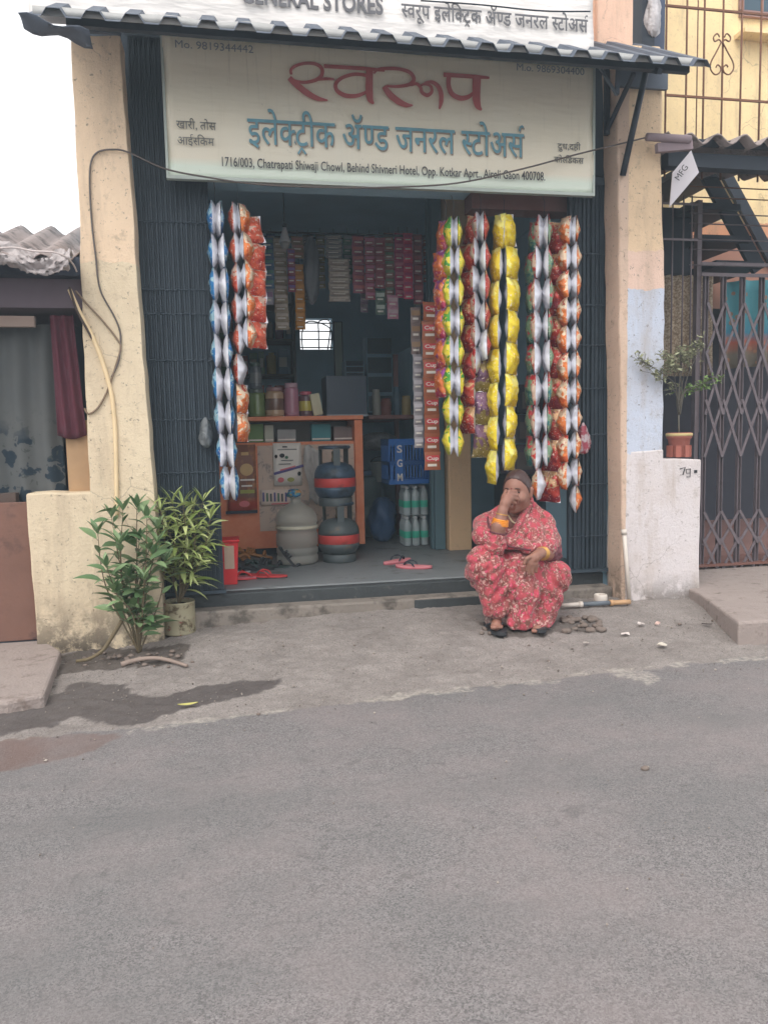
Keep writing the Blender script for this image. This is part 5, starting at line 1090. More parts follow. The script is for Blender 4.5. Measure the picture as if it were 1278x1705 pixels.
# ------------------------------------------------------------------ footwear and small things on the floor
def shoe_mesh(name, L, Wd, ms, style='flip', th=.016):
    mb = MB(); n = 26; out = []
    for k in range(n):
        a_ = 2*math.pi*k/n; y = math.cos(a_); x = math.sin(a_)
        w = Wd/2*(1 if y > 0 else .82)*(1-.12*math.exp(-((y+.15)/.3)**2)); out.append((x*w+.006*y*y, y*L/2))
    lvl = [0, th*.45, th]; mats_ = [0, 1]
    for li in range(2):
        vs = [(x, y, lvl[li]+.004*(y/L)**2*4) for x, y in out]+[(x, y, lvl[li+1]+.004*(y/L)**2*4) for x, y in out]
        mb.add(vs, [(i, (i+1) % n, n+(i+1) % n, n+i) for i in range(n)], li, True)
    mb.add([(x, y, th+.004*(y/L)**2*4) for x, y in out], [tuple(range(n))], 1); mb.add([(x, y, 0.0) for x, y in out], [tuple(range(n-1, -1, -1))], 0)
    toe = (.004, L*.27, th)
    if style == 'flip':
        for s in (-1, 1): mb.tube(catmull([toe, (s*Wd*.22, L*.17, th+.026), (s*Wd*.43, L*.02, th+.022), (s*Wd*.44, -L*.07, th)], 5), [.0035, .006, .006, .005, .004]*4+[.004], 7, 2)
    else:
        for yy in (.22, .14, .06, -.26): mb.tube(catmull([(-Wd*.46, L*yy, th*.7), (-Wd*.38, L*(yy+.01), th+.014), (0, L*(yy+.02), th+.030), (Wd*.38, L*(yy+.01), th+.014), (Wd*.46, L*yy, th*.7)], 4), .0095, 7, 2)
    return mb.mesh(name, ms)
def shoe(px, py, rot, ms, label, style='flip', z=.206, tip=(0, 0), L=.235, dz=0, cat='slipper', name='slipper'):
    p = atz(px, py, z); o = bpy.data.objects.new(name, shoe_mesh(name, L, .09, ms, style)); COL.objects.link(o); o.location = (p.x, p.y, z+dz); o.rotation_euler = (tip[0], tip[1], rot); ORG[o.name] = Vector(o.location)
    return tag(o, label, cat)
m_pk = mat('rubber_pink', S(216, 136, 142), .65, 0, .12, 20); m_pkd = mat('rubber_rose', S(176, 96, 104), .65); m_strap = mat('strap_dark', S(50, 56, 66), .5)
shoe(660, 937, -1.0, [m_pkd, m_pk, m_strap], 'pink slipper with dark strap, the farther of the pair on the shop floor')
shoe(688, 946, 1.05, [m_pkd, m_pk, m_strap], 'pink slipper with dark strap, the nearer of the pair on the shop floor')
m_blk = mat('rubber_black', (.03, .032, .036), .6); m_brn = mat('leather_brown', S(150, 100, 50), .6); m_redr = mat('rubber_red', S(190, 60, 60), .6); m_whr = mat('rubber_white', S(196, 190, 196), .6); m_grn = mat('leather_dark_green', S(46, 66, 62), .5)
shoe(482, 942, 1.3, [m_blk, m_blk, m_blk], 'black strappy sandal standing on edge at the foot of the water jar', 'sandal', tip=(.9, .2), dz=.03)
shoe(450, 944, 1.2, [m_blk, m_grn, m_blk], 'dark green sandal beside the black strappy sandal', 'sandal', tip=(.15, .1))
shoe(425, 934, 1.4, [m_brn, m_brn, m_brn], 'tan leather sandal at the back of the shoe heap', 'sandal', tip=(.2, .3), dz=.03)
shoe(398, 946, 1.0, [m_blk, m_whr, m_blk], 'black and white sandal in the middle of the shoe heap', 'sandal', tip=(.1, .4), dz=.015)
shoe(425, 950, 1.5, [m_blk, m_blk, m_grn], 'black slipper between the tan sandal and the red slipper', 'flip', tip=(.2, -.2), dz=.012)
shoe(445, 962, 1.35, [m_blk, m_redr, m_redr], 'red slipper at the front edge of the floor', 'flip', tip=(.05, .0))
shoe(412, 964, 1.8, [m_redr, m_pkd, m_redr], 'dull red slipper left of the bright red slipper', 'flip', tip=(.05, .05))
shoe(395, 958, 2.4, [m_blk, m_whr, m_blk], 'pale slipper with dark strap beside the red bin', 'flip', tip=(.15, .1), dz=.008)
shoe(400, 936, .4, [m_blk, m_brn, m_brn], 'tan sandal against the counter base beside the red bin', 'sandal', tip=(.25, .2), dz=.03)
p = atz(377, 974, .206); q = at(394, 903, p.y)
RB = thing('red_bin', (p.x-.03, p.y, .206), 'red plastic bin with pale label at the left edge of the shop floor', 'bin')
mb = MB(); w = (q.x-p.x)+.06
mb.prism([(p.x-.07, p.y, .206), (q.x-.004, p.y, .206), (q.x+.008, p.y, q.z), (p.x-.07, p.y, q.z)], (0, .15, 0)); mb.box((p.x-.07, p.y-.008, q.z+.001), (q.x+.015, p.y+.158, q.z+.016)); mb.build('body', mat('bin_red', S(206, 44, 48), .4, 0, .12), RB, .004)
MB().box((p.x-.005, p.y-.0035, .206+.09), (q.x-.016, p.y-.0005, .206+.22)).build('label', mat('bin_label', S(186, 160, 140), .6, 0, .2, 30), RB)
# a second, deeper row of strips closes the gaps between the front ones
R6 = random.Random(8)
for k, (x0, x1, ya, yb, n, c, lb) in enumerate(((446, 458, 390, 470, 5, S(96, 112, 150), 'slate blue strip hanging deeper behind the long beige strip'), (506, 522, 392, 500, 7, S(110, 100, 92), 'dull brown strip hanging deeper behind the sheer grey bag'), (527, 540, 390, 480, 6, S(130, 120, 84), 'khaki strip left of the wide sachet strip in the middle'),
      (572, 586, 390, 470, 5, S(96, 130, 110), 'sea green strip right of the wide sachet strip in the middle'), (704, 716, 392, 470, 5, S(150, 70, 60), 'rust red strip just left of the chain of packets by the cream post'), (718, 730, 392, 495, 7, S(120, 80, 130), 'violet strip behind the yellow green packets'),
      (600, 612, 470, 520, 3, S(150, 130, 150), 'short lilac strip under the dull pink sachets'), (690, 702, 505, 540, 2, S(170, 150, 120), 'short straw strip under the dark wine sachets'))):
    strip(x0, x1, ya, yb, 5.62, n, mat('sachet_deep%d' % k, c, .5, .05, .3, 34, 0, 1, sc(c, 1.7), 40, .56), lb, m_sgr)
tag(MB().tube([(.15, 5.63, 2.44), (1.60, 5.63, 2.44)], .006, 8).build('hanging_rail', m_black, None, 0, (.8, 5.63, 2.44)), 'second dark rail deeper inside the shop carrying more sachets', 'rail')
# ------------------------------------------------------------------ plants at the left pillar
def leafmat(name, a, b, rough=.45):
    t = NT(name); g = t.n('ShaderNodeNewGeometry'); r_ = g.outputs['Random Per Island']; c = t.mix(r_, a, b); c = t.mix(t.math('MULTIPLY', t.noise(30, 3), .5), c, sc(a, .7)); t.col(c)
    t.b.inputs['Subsurface Weight'].default_value = 0; return t.set(rough, 0, .45)
ml_a = leafmat('leaf_dark_green', S(80, 112, 72), S(140, 162, 116)); ml_b = leafmat('leaf_light_green', S(128, 148, 76), S(200, 206, 146))
m_bark = mat('bark', S(104, 92, 70), .85, 0, .25, 20)
def plant(name, base, stems, label, lm_, L, Wd, nleaf, seed, group=None, droop=.5, parent=None, wild=.6):
    R = random.Random(seed); root = thing(name, base, label, 'plant'); st = MB(); lf = MB()
    for tip, r0, n in stems:
        b = Vector(base); tip = Vector(tip); mid = b.lerp(tip, .5)+Vector((R.uniform(-.05, .05), R.uniform(-.04, .04), .04)); P = catmull([b, mid, tip], 8)
        st.tube(P, [r0*(1-.75*i/len(P)) for i in range(len(P))], 7)
        for i in range(n):
            t_ = .22+.78*(i+.5)/n; k = min(int(t_*(len(P)-1)), len(P)-2); p = P[k].lerp(P[k+1], t_*(len(P)-1)-k); ax = (P[k+1]-P[k]).normalized()
            a_ = i*2.4+R.uniform(-.5, .5); d = Vector((math.cos(a_), math.sin(a_), 0))*1.0+ax*R.uniform(.3, .9)+Vector((0, 0, R.uniform(-.15, .35)))
            s_ = L*R.uniform(.65, 1.25)*(1-.25*t_); pet = p+d.normalized()*.018; st.tube([p, pet], .0015, 4)
            leaf(lf, pet, d, s_, Wd*R.uniform(.8, 1.2)*s_/L, droop*R.uniform(.4, 1.5), R.uniform(-.7, .7), 0, 5)
        for k in range(4):
            a_ = k*1.6+R.random(); leaf(lf, tip, (math.cos(a_)*.6, math.sin(a_)*.6, 1), L*.7, Wd*.6, droop*.5, R.uniform(-.5, .5), 0, 5)
    st.build('stem', m_bark, root); lf.build('foliage', lm_, root); return root
gb = atg(232, 1088); Yp = gb.y
def ap(x, y, dy=0): return at(x, y, Yp+dy)
R7 = random.Random(5)
stems = [((ap(*q, R7.uniform(-.10, .08))), .0045, int(n*.95)) for q, n in (((163, 888), 12), ((186, 862), 14), ((205, 850), 14), ((228, 845), 14), ((245, 862), 12), ((262, 880), 12), ((178, 945), 12), ((200, 905), 14), ((232, 900), 16), ((255, 925), 14), ((275, 935), 10), ((190, 985), 12), ((215, 960), 14), ((240, 965), 14), ((262, 905), 12), ((205, 1000), 10))]
plant('shrub', (gb.x, gb.y, gb.z), stems, 'dark green broad leaved shrub growing from the ground at the left pillar', ml_a, .118, .044, 12, 31, droop=.6)
tb = atg(300, 1053); TP = thing('planter_tin', (tb.x, tb.y, tb.z), 'rusty pale paint tin used as a planter beside the left gate', 'planter')
t = NT('tin_paint'); c = t.mix(t.noise(7, 5), S(176, 168, 140), S(146, 140, 116)); c = t.mix(t.ramp(t.noise(15, 6, .7), [(.54, 0), (.62, 1)]), c, S(96, 82, 60)); c = t.mix(t.ramp(t.noise(24, 3, .7), [(.63, 0), (.68, 1)]), c, S(150, 70, 66)); t.col(c); m_tin = t.set(.55, .15, .4)
zt = at(300, 1000, tb.y).z; rt = (at(327, 1020, tb.y).x-at(273, 1020, tb.y).x)/2; h = zt-tb.z
MB().lathe([(rt*.97, 0), (rt, .006), (rt*.985, .012), (rt*.985, h*.45), (rt, h*.47), (rt*.985, h*.5), (rt*.985, h-.012), (rt*1.01, h-.006), (rt*1.01, h), (rt*.95, h), (rt*.95, h-.03), (0, h-.025)], (tb.x, tb.y, tb.z), 32).build('tin', m_tin, TP)
MB().lathe([(rt*.94, h-.032), (rt*.5, h-.015), (0, h-.012)], (tb.x, tb.y, tb.z), 20).build('soil', mat('soil', (.035, .026, .02), .95, 0, .3, 40, .5), TP)
Yq = tb.y
stems = [((at(*q, Yq+R7.uniform(-.10, .08))), .004, int(n*1.45)) for q, n in (((268, 850), 16), ((286, 835), 18), ((305, 840), 18), ((322, 845), 18), ((338, 835), 14), ((350, 865), 14), ((300, 870), 18), ((325, 885), 16), ((345, 905), 12), ((278, 880), 14), ((312, 915), 14), ((332, 935), 10))]
plant('leafy_plant', (tb.x, tb.y, tb.z+h-.02), stems, 'light green narrow leaved plant growing in the rusty paint tin', ml_b, .145, .024, 14, 47, droop=1.0)
mb = MB(); mb.tube(catmull([atg(202, 1110)+Vector((0, 0, .010)), atg(235, 1104)+Vector((0, 0, .018)), atg(270, 1104)+Vector((0, 0, .020)), atg(312, 1113)+Vector((0, 0, .012))], 8), [.012-.0002*i for i in range(25)], 9)
for p_ in (0,): pass
o = mb.build('stick', mat('stick_grey', S(140, 124, 114), .85, 0, .2, 20), None, 0, tuple(ap(235, 1098, -.08))); tag(o, 'bent grey branch lying on the ground before the left pillar', 'branch')
mb = MB(); P = [ap(205, 1030, -.02), ap(190, 1055, -.03), ap(172, 1082, -.05), ap(150, 1108, -.06), ap(128, 1124, -.07)]; P[-1].z = gz(P[-1].x, P[-1].y)+.015; P[-2].z = max(P[-2].z, .02); mb.tube(catmull(P, 6), [.010-.0001*i for i in range(25)], 8)
tag(mb.build('root_branch', m_bark, None, 0, tuple(P[0])), 'brown branch running from the shrub down to the wet ground', 'branch')
# ------------------------------------------------------------------ litter, stones, pipes
def ground_leaf(px, py, L, rot, c, label, curl=.2):
    p = atg(px, py); mb = MB(); w = L*.34; vs = []
    for i in range(7):
        t_ = i/6; ww = w*math.sin(math.pi*min(1, t_*.93+.04))*.5; z = .010+curl*L*(t_-.5)**2
        d = Vector((math.cos(rot), math.sin(rot), 0)); s_ = Vector((-d.y, d.x, 0)); q = p+d*(t_-.5)*L
        vs += [q-s_*ww+Vector((0, 0, z+.004)), q+Vector((0, 0, z)), q+s_*ww+Vector((0, 0, z+.004))]
    mb.add(vs, [f for i in range(6) for f in ((3*i, 3*i+1, 3*i+4, 3*i+3), (3*i+1, 3*i+2, 3*i+5, 3*i+4))], 0, True)
    tag(mb.build('fallen_leaf', mat('dry_leaf_%d' % px, c, .6, 0, .15, 40), None, 0, tuple(p)), label, 'leaf')
ground_leaf(313, 1178, .075, .1, S(186, 180, 108), 'yellow green fallen leaf on the dark wet patch')
ground_leaf(1255, 1045, .085, -.1, S(216, 186, 104), 'dry yellow leaf at the foot of the right pavement slab')
ground_leaf(262, 1101, .05, .6, S(176, 170, 96), 'small yellow leaf beside the bent branch')
ground_leaf(1176, 1043, .05, -.5, S(66, 56, 52), 'dark dry leaf near the right pavement slab')
def scrap(px, py, L, c, label, seed):
    R = random.Random(seed); p = atg(px, py); mb = MB(); n = 7
    top = [(p.x+L*.5*math.cos(k*2*math.pi/n)*R.uniform(.6, 1.1), p.y+L*.45*math.sin(k*2*math.pi/n)*R.uniform(.6, 1.1), p.z+.012+R.uniform(0, .012)) for k in range(n)]
    mb.prism(top, (0, 0, -.004)); tag(mb.build('paper_scrap', mat('scrap_%d' % seed, c, .7, 0, .1, 30), None, 0, tuple(p)), label, 'litter')
scrap(1040, 1060, .055, S(216, 206, 200), 'white torn scrap on the ground right of the woman', 1)
scrap(1101, 1078, .05, S(204, 196, 182), 'pale shell like scrap on the ground below the white wall', 2)
scrap(975, 1075, .035, S(190, 180, 172), 'small pale scrap on the ground nearest the woman', 3)
scrap(1066, 1043, .045, S(206, 196, 190), 'pale scrap at the foot of the white wall', 4)
scrap(1094, 1043, .03, S(200, 170, 160), 'tiny pinkish scrap at the foot of the white wall', 5)
def stone(px, py, r, label, seed, c=S(110, 98, 90), name='stone', flat=.6, grp=None):
    R = random.Random(seed); p = atg(px, py); mb = MB(); mb.sphere((p.x, p.y, p.z+r*flat*.5), (r, r*.8, r*flat), 14, 9); ph = R.uniform(0, 9)
    mb.v = [tuple(Vector((p.x, p.y, p.z+r*flat*.5))+(Vector(v)-Vector((p.x, p.y, p.z+r*flat*.5)))*(1+.16*nz(v[0]*40, v[1]*40, v[2]*40, ph))) for v in mb.v]
    tag(mb.build(name, mat('stone_%d' % (seed % 3), c, .9, 0, .25, 30, .5, 80), None, 0, tuple(p)), label, 'stone', grp)
for k in range(26):
    px, py = rnd.uniform(935, 1000), rnd.uniform(1030, 1056)
    stone(px, py, rnd.uniform(.010, .028), 'grey brown stone in the rubble right of the woman', 40+k, S(116, 104, 96), grp='rubble beside the woman')
for k in range(14):
    px, py = rnd.uniform(795, 838), rnd.uniform(1040, 1056)
    stone(px, py, rnd.uniform(.007, .016), 'dark pebble in the loose grit left of the woman', 80+k, S(90, 80, 74), grp='grit left of the woman')
for k in range(34):
    px, py = rnd.uniform(130, 310), rnd.uniform(1086, 1112)
    stone(px, py, rnd.uniform(.006, .016), 'brown clod at the root of the left shrub', 120+k, S(84, 70, 62), grp='clods round the left shrub')
for k, (px, py) in enumerate(((1072, 1281), (430, 1190), (1130, 1040), (1185, 1034), (1200, 1043), (912, 1101), (320, 1103), (880, 1075), (590, 1075), (700, 1095))):
    stone(px, py, (.012, .008, .010, .009, .008, .007, .009, .007, .006, .006)[k], ('single dark pebble on the open asphalt', 'pebble at the edge of the wet patch', 'pebble below the white low wall', 'left pebble at the pavement slab', 'right pebble at the pavement slab', 'pebble near the worn white line', 'pebble beside the bent branch tip', 'pebble in front of the woman', 'pebble on the bare verge before the step', 'pebble on the verge nearest the white line')[k], 200+k, S(70, 62, 60) if k in (0,) else S(150, 140, 132))
p = atg(995, 1006); p.y -= .05
PP = thing('waste_pipe', (p.x, p.y, p.z+.02), 'pale plastic waste pipe running along the foot of the step beside the white wall', 'pipe')
a = at(934, 1008, p.y); b = at(1048, 1002, p.y)
mb = MB(); mb.tube([a, a.lerp(b, .28)], [.010, .013], 12); mb.tube([a.lerp(b, .25), a.lerp(b, .30)], .016, 12); mb.build('pipe', m_pvc, PP)
MB().tube([a.lerp(b, .30), a.lerp(b, .72)], .0125, 12).build('pipe', mat('pipe_grey', S(96, 104, 112), .5), PP); MB().tube([a.lerp(b, .72), b], .013, 12).tube([a.lerp(b, .70), a.lerp(b, .75)], .0165, 12).build('pipe', mat('pipe_stained', S(186, 148, 110), .6), PP)
q = at(999, 997, p.y+.06); MB().lathe([(.034, -.025), (.036, -.02), (.036, .02), (.034, .025), (.028, .026), (.027, .01), (0, .01)], (q.x, q.y, q.z), 22).build('cap', m_pvc, PP)
a = at(1038, 884, 3.88); b = at(1047, 1000, 3.87); mb = MB(); mb.tube([a, a.lerp(b, .5), b], .012, 12); mb.tube([a.lerp(b, -.02), a.lerp(b, .05)], .0155, 12)
tag(mb.build('drain_pipe', m_pvc, None, 0, tuple(b)), 'short upright plastic drain pipe at the corner of the white wall', 'pipe')

# loose grit on the verge and along the road edge: nobody could count it
def grit():
    R = random.Random(77); mb = MB(); n = 0
    while n < 1300:
        x = R.uniform(-1.1, 3.0); y = R.gauss(3.35, .35) if R.random() < .9 else R.uniform(1.3, 3.0)
        if not 1.2 < y < 3.95: continue
        z = gz(x, y)+.004; r = R.uniform(.0015, .0042)*(1.0 if R.random() < .93 else 1.9); a_ = R.uniform(0, 3); q = [R.uniform(.6, 1.2) for _ in range(6)]
        vs = [(x+r*q[0]*math.cos(a_), y+r*q[0]*math.sin(a_), z), (x-r*q[1]*math.sin(a_), y+r*q[1]*math.cos(a_), z), (x-r*q[2]*math.cos(a_), y-r*q[2]*math.sin(a_), z), (x+r*q[3]*math.sin(a_), y-r*q[3]*math.cos(a_), z), (x, y, z+r*.8*q[4]), (x, y, z-r)]
        mb.add(vs, [(0, 1, 4), (1, 2, 4), (2, 3, 4), (3, 0, 4), (1, 0, 5), (2, 1, 5), (3, 2, 5), (0, 3, 5)]); n += 1
    t = NT('grit_stone'); g = t.n('ShaderNodeNewGeometry'); t.col(t.ramp(g.outputs['Random Per Island'], [(0, S(84, 76, 70)), (.6, S(140, 130, 122)), (1, S(168, 158, 148))])); t.set(.9)
    tag(mb.build('grit', t.m), kind='stuff')
grit()
# ------------------------------------------------------------------ the squatting woman (one smooth body, clothes over it)
class SDF:
    def __init__(s, lo, hi, h):
        s.lo = np.array(lo, float); s.h = h; n = np.ceil((np.array(hi)-s.lo)/h).astype(int)+1
        s.ax = [s.lo[i]+h*np.arange(n[i]) for i in range(3)]; s.F = np.full(n, 1.0, np.float32)
    def sub(s, lo, hi):
        sl = []
        for i in range(3):
            a = int(np.clip(np.floor((lo[i]-s.lo[i])/s.h), 0, len(s.ax[i])-1)); b = int(np.clip(np.ceil((hi[i]-s.lo[i])/s.h)+1, a+1, len(s.ax[i]))); sl.append(slice(a, b))
        X = s.ax[0][sl[0]][:, None, None]; Y = s.ax[1][sl[1]][None, :, None]; Z = s.ax[2][sl[2]][None, None, :]
        return tuple(sl), X, Y, Z
    def smin(s, sl, d, k):
        A = s.F[sl]; hh = np.clip(.5+.5*(A-d)/k, 0, 1); s.F[sl] = A*(1-hh)+d*hh-k*hh*(1-hh)
    def smax(s, sl, d, k):
        A = s.F[sl]; hh = np.clip(.5-.5*(A-d)/k, 0, 1); s.F[sl] = A*(1-hh)+d*hh+k*hh*(1-hh)
    def cone(s, a, b, r1, r2, k=.02):
        a = np.array(a, float); b = np.array(b, float); m = max(r1, r2)+k+.03
        sl, X, Y, Z = s.sub(np.minimum(a, b)-m, np.maximum(a, b)+m); ab = b-a; L = max(ab.dot(ab), 1e-9)
        t = np.clip(((X-a[0])*ab[0]+(Y-a[1])*ab[1]+(Z-a[2])*ab[2])/L, 0, 1)
        d = np.sqrt((X-a[0]-t*ab[0])**2+(Y-a[1]-t*ab[1])**2+(Z-a[2]-t*ab[2])**2)-(r1+(r2-r1)*t); s.smin(sl, d, k)
    def ell(s, c, r, k=.02, cut=False, rot=None):
        c = np.array(c, float); r = np.array(r, float); m = r.max()+k+.03; sl, X, Y, Z = s.sub(c-m, c+m); x, y, z = X-c[0], Y-c[1], Z-c[2]
        if rot: cs, sn = math.cos(rot), math.sin(rot); x, y = x*cs+y*sn, -x*sn+y*cs
        q = np.sqrt((x/r[0])**2+(y/r[1])**2+(z/r[2])**2); q2 = np.sqrt((x/r[0]**2)**2+(y/r[1]**2)**2+(z/r[2]**2)**2)+1e-9; d = q*(q-1)/q2
        (s.smax(sl, -d, k) if cut else s.smin(sl, d, k))
    def plane(s, c, n, k=.004):            # keep the side n points away from
        n = np.array(n, float)/np.linalg.norm(n); sl, X, Y, Z = s.sub(s.lo, s.lo+s.h*np.array(s.F.shape)); s.smax(sl, (X-c[0])*n[0]+(Y-c[1])*n[1]+(Z-c[2])*n[2], k)
    def add(s, fn):
        X = s.ax[0][:, None, None]; Y = s.ax[1][None, :, None]; Z = s.ax[2][None, None, :]; m = np.abs(s.F) < .05; s.F = s.F+np.where(m, fn(X, Y, Z), 0).astype(np.float32)
    def at(s, p):
        i = [int(round((p[k]-s.lo[k])/s.h)) for k in range(3)]
        return float(s.F[tuple(i)]) if all(0 <= i[k] < s.F.shape[k] for k in range(3)) else 1.0
    def mesh(s):
        F = s.F; I = F < 0; n = F.shape
        c = I[:-1, :-1, :-1].astype(np.int8)
        for d in ((1,0,0),(0,1,0),(0,0,1),(1,1,0),(1,0,1),(0,1,1),(1,1,1)): c = c+I[d[0]:n[0]-1+d[0], d[1]:n[1]-1+d[1], d[2]:n[2]-1+d[2]]
        idx = np.argwhere((c > 0) & (c < 8)); vid = np.full((n[0]-1, n[1]-1, n[2]-1), -1, np.int32); vid[tuple(idx.T)] = np.arange(len(idx))
        acc = np.zeros((len(idx), 3)); cnt = np.zeros(len(idx))
        for ax in range(3):
            o = [i for i in range(3) if i != ax]
            for p in (0, 1):
                for q in (0, 1):
                    A = idx.copy(); A[:, o[0]] += p; A[:, o[1]] += q; B = A.copy(); B[:, ax] += 1
                    fa = F[tuple(A.T)]; fb = F[tuple(B.T)]; m = (fa < 0) != (fb < 0); t = np.where(m, fa/np.where(m, fa-fb, 1), 0); P = A.astype(float); P[:, ax] += t
                    acc[m] += P[m]; cnt[m] += 1
        V = s.lo+s.h*acc/cnt[:, None]; faces = []
        for ax in range(3):
            o = [(1, 2), (2, 0), (0, 1)][ax]
            sl0 = [slice(None)]*3; sl1 = [slice(None)]*3; sl0[ax] = slice(0, -1); sl1[ax] = slice(1, None); a = I[tuple(sl0)]; b = I[tuple(sl1)]
            e = np.argwhere(a != b); e = e[(e[:, o[0]] > 0) & (e[:, o[1]] > 0) & (e[:, o[0]] < n[o[0]]-1) & (e[:, o[1]] < n[o[1]]-1)]
            qs = []
            for du, dv in ((1, 1), (0, 1), (0, 0), (1, 0)):
                w = e.copy(); w[:, o[0]] -= du; w[:, o[1]] -= dv; qs.append(vid[tuple(w.T)])
            Q = np.stack(qs, 1); fl = ~a[tuple(e.T)]; Q[fl] = Q[fl][:, ::-1]; faces.append(Q)
        return V, np.concatenate(faces)
    def build(s, name, m, parent):
        V, Q = s.mesh(); me = bpy.data.meshes.new(name); me.from_pydata(V.tolist(), [], Q.tolist()); me.materials.append(m)
        me.polygons.foreach_set('use_smooth', np.ones(len(Q), bool)); me.update()
        o = bpy.data.objects.new(name, me); COL.objects.link(o); o.parent = parent; return o
def surf(F_, px, py):
    """first point of the solid met when looking along +y through the photo point"""
    for dy in np.arange(-.34, .25, .004):
        p = wp(px, py, dy)
        if F_.at(p) < 0: return p
    return None
def grooves(F_, lines, r=.007, k=.010):
    for pts in lines:
        P = [surf(F_, *q) for q in catmull2(pts)]; P = [p for p in P if p is not None]
        for a, b in zip(P[:-1], P[1:]):
            if np.linalg.norm(b-a) > .07: continue
            m = r+k+.03; sl, X, Y, Z = F_.sub(np.minimum(a, b)-m, np.maximum(a, b)+m); ab = b-a; L = max(ab.dot(ab), 1e-9)
            t = np.clip(((X-a[0])*ab[0]+(Y-a[1])*ab[1]+(Z-a[2])*ab[2])/L, 0, 1)
            d = np.sqrt((X-a[0]-t*ab[0])**2+(Y-a[1]-t*ab[1])**2+(Z-a[2]-t*ab[2])**2)-r; F_.smax(sl, -d, k)
def catmull2(pts): return [(p.x, p.y) for p in catmull([(x, y, 0) for x, y in pts], 4)]
wb = atg(868, 1052); Y0w = wb.y+.20
WM = thing('person', (wb.x, Y0w, wb.z), 'woman in a red floral sari squatting by the step, hand over her mouth', 'person')
def wp(px, py, dy=0.0): p = at(px, py, Y0w+dy)-Vector((wb.x, Y0w, wb.z)); return np.array(p)
m_skin = NT('skin'); m_skin.col(m_skin.mix(m_skin.noise(30, 4), S(128, 88, 74), S(152, 110, 94))); m_skin.bump(m_skin.noise(160, 3), .15, .003); m_skin.b.inputs['Subsurface Weight'].default_value = .06; m_skin = m_skin.set(.52, 0, .4)
# floral sari cloth
def saree_mat(name, sc_=1.0):
    t = NT(name)
    w = t.n('ShaderNodeVectorMath'); w.operation = 'ADD'; nv = t.n('ShaderNodeTexNoise'); nv.inputs['Scale'].default_value = 28; t.l(t.co, nv.inputs['Vector'])
    sv = t.n('ShaderNodeVectorMath'); sv.operation = 'SCALE'; sv.inputs['Scale'].default_value = .04; t.l(nv.outputs['Color'], sv.inputs[0]); t.l(t.co, w.inputs[0]); t.l(sv.outputs[0], w.inputs[1]); co = w.outputs[0]
    c = t.mix(t.noise(14, 3), S(128, 66, 66), S(156, 84, 82))
    leafy = t.ramp(t.vor(62*sc_, co, 'Color'), [(.30, 1), (.34, 0)], 'LINEAR'); c = t.mix(t.math('MULTIPLY', leafy, .7), c, S(104, 74, 60))
    cream = t.ramp(t.noise(84*sc_, 2, .5, co), [(.55, 0), (.59, 1)]); c = t.mix(t.math('MULTIPLY', cream, .8), c, S(200, 160, 152))
    v = t.vor(21*sc_, co); fl = t.ramp(t.math('ADD', v, t.math('MULTIPLY', t.math('SUBTRACT', t.noise(70, 2), .5), .5)), [(.40, 1), (.46, 0)]); rc = t.mix(t.noise(9, 2), S(168, 56, 76), S(176, 84, 84)); rc = t.mix(t.ramp(t.vor(60*sc_, co), [(.1, .6), (.3, 0)]), rc, S(226, 130, 140)); c = t.mix(fl, c, rc)
    c = t.mix(t.ramp(t.vor(44*sc_, co), [(.22, .85), (.28, 0)]), c, S(200, 70, 104))
    t.col(c); t.bump(t.math('ADD', t.noise(26, 4), t.math('MULTIPLY', t.noise(240, 2), .15)), .35, .008); t.b.inputs['Sheen Weight'].default_value = .15; return t.set(.72, 0, .25)
m_sari = saree_mat('sari_floral'); m_drape = saree_mat('sari_floral_drape', 1.12)
m_bord = mat('sari_border', S(96, 50, 58), .7, 0, .25, 30)
LO, HI = (-.34, -.42, -.02), (.32, .34, .88)
# body ---------------------------------------------------------------
B = SDF((-.30, -.36, -.02), (.30, .34, .86), .0048)
hc = wp(861, 817, .0); FD = np.array((-.66, -.74, -.09)); FD /= np.linalg.norm(FD); FS = np.cross(FD, (0, 0, 1)); FS /= np.linalg.norm(FS)   # FS = her left (screen right)?
yaw = math.atan2(-FD[0], -FD[1])
B.ell(hc, (.066, .083, .101), .02, rot=-yaw)
fp = lambda f, s_, z: hc+FD*f+FS*s_+np.array((0, 0, z))
B.ell(fp(.030, 0, -.055), (.050, .052, .055), .03)                       # jaw
B.ell(fp(.062, 0, -.088), (.020, .018, .018), .02)                       # chin
B.cone(fp(.082, 0, .004), fp(.104, 0, -.034), .008, .013, .012)          # nose
for s_ in (-1, 1):
    B.ell(fp(.078, s_*.030, .002), (.017, .014, .011), .012, cut=True)   # eye sockets
    B.ell(fp(.060, s_*.040, -.030), (.026, .024, .024), .02)             # cheeks
    B.cone(fp(-.008, s_*.071, .008), fp(-.006, s_*.070, -.030), .012, .008, .008)   # ears
B.cone(fp(.088, -.016, -.062), fp(.088, .016, -.062), .008, .008, .008); B.cone(fp(.084, -.014, -.072), fp(.084, .014, -.072), .008, .008, .008)
B.cone(wp(866, 840, .03), wp(867, 880, .05), .046, .052, .03)
B.cone(wp(868, 890, .07), wp(868, 968, .15), .11, .13, .04)
B.cone(wp(835, 872, .06), wp(903, 876, .06), .055, .055, .04)
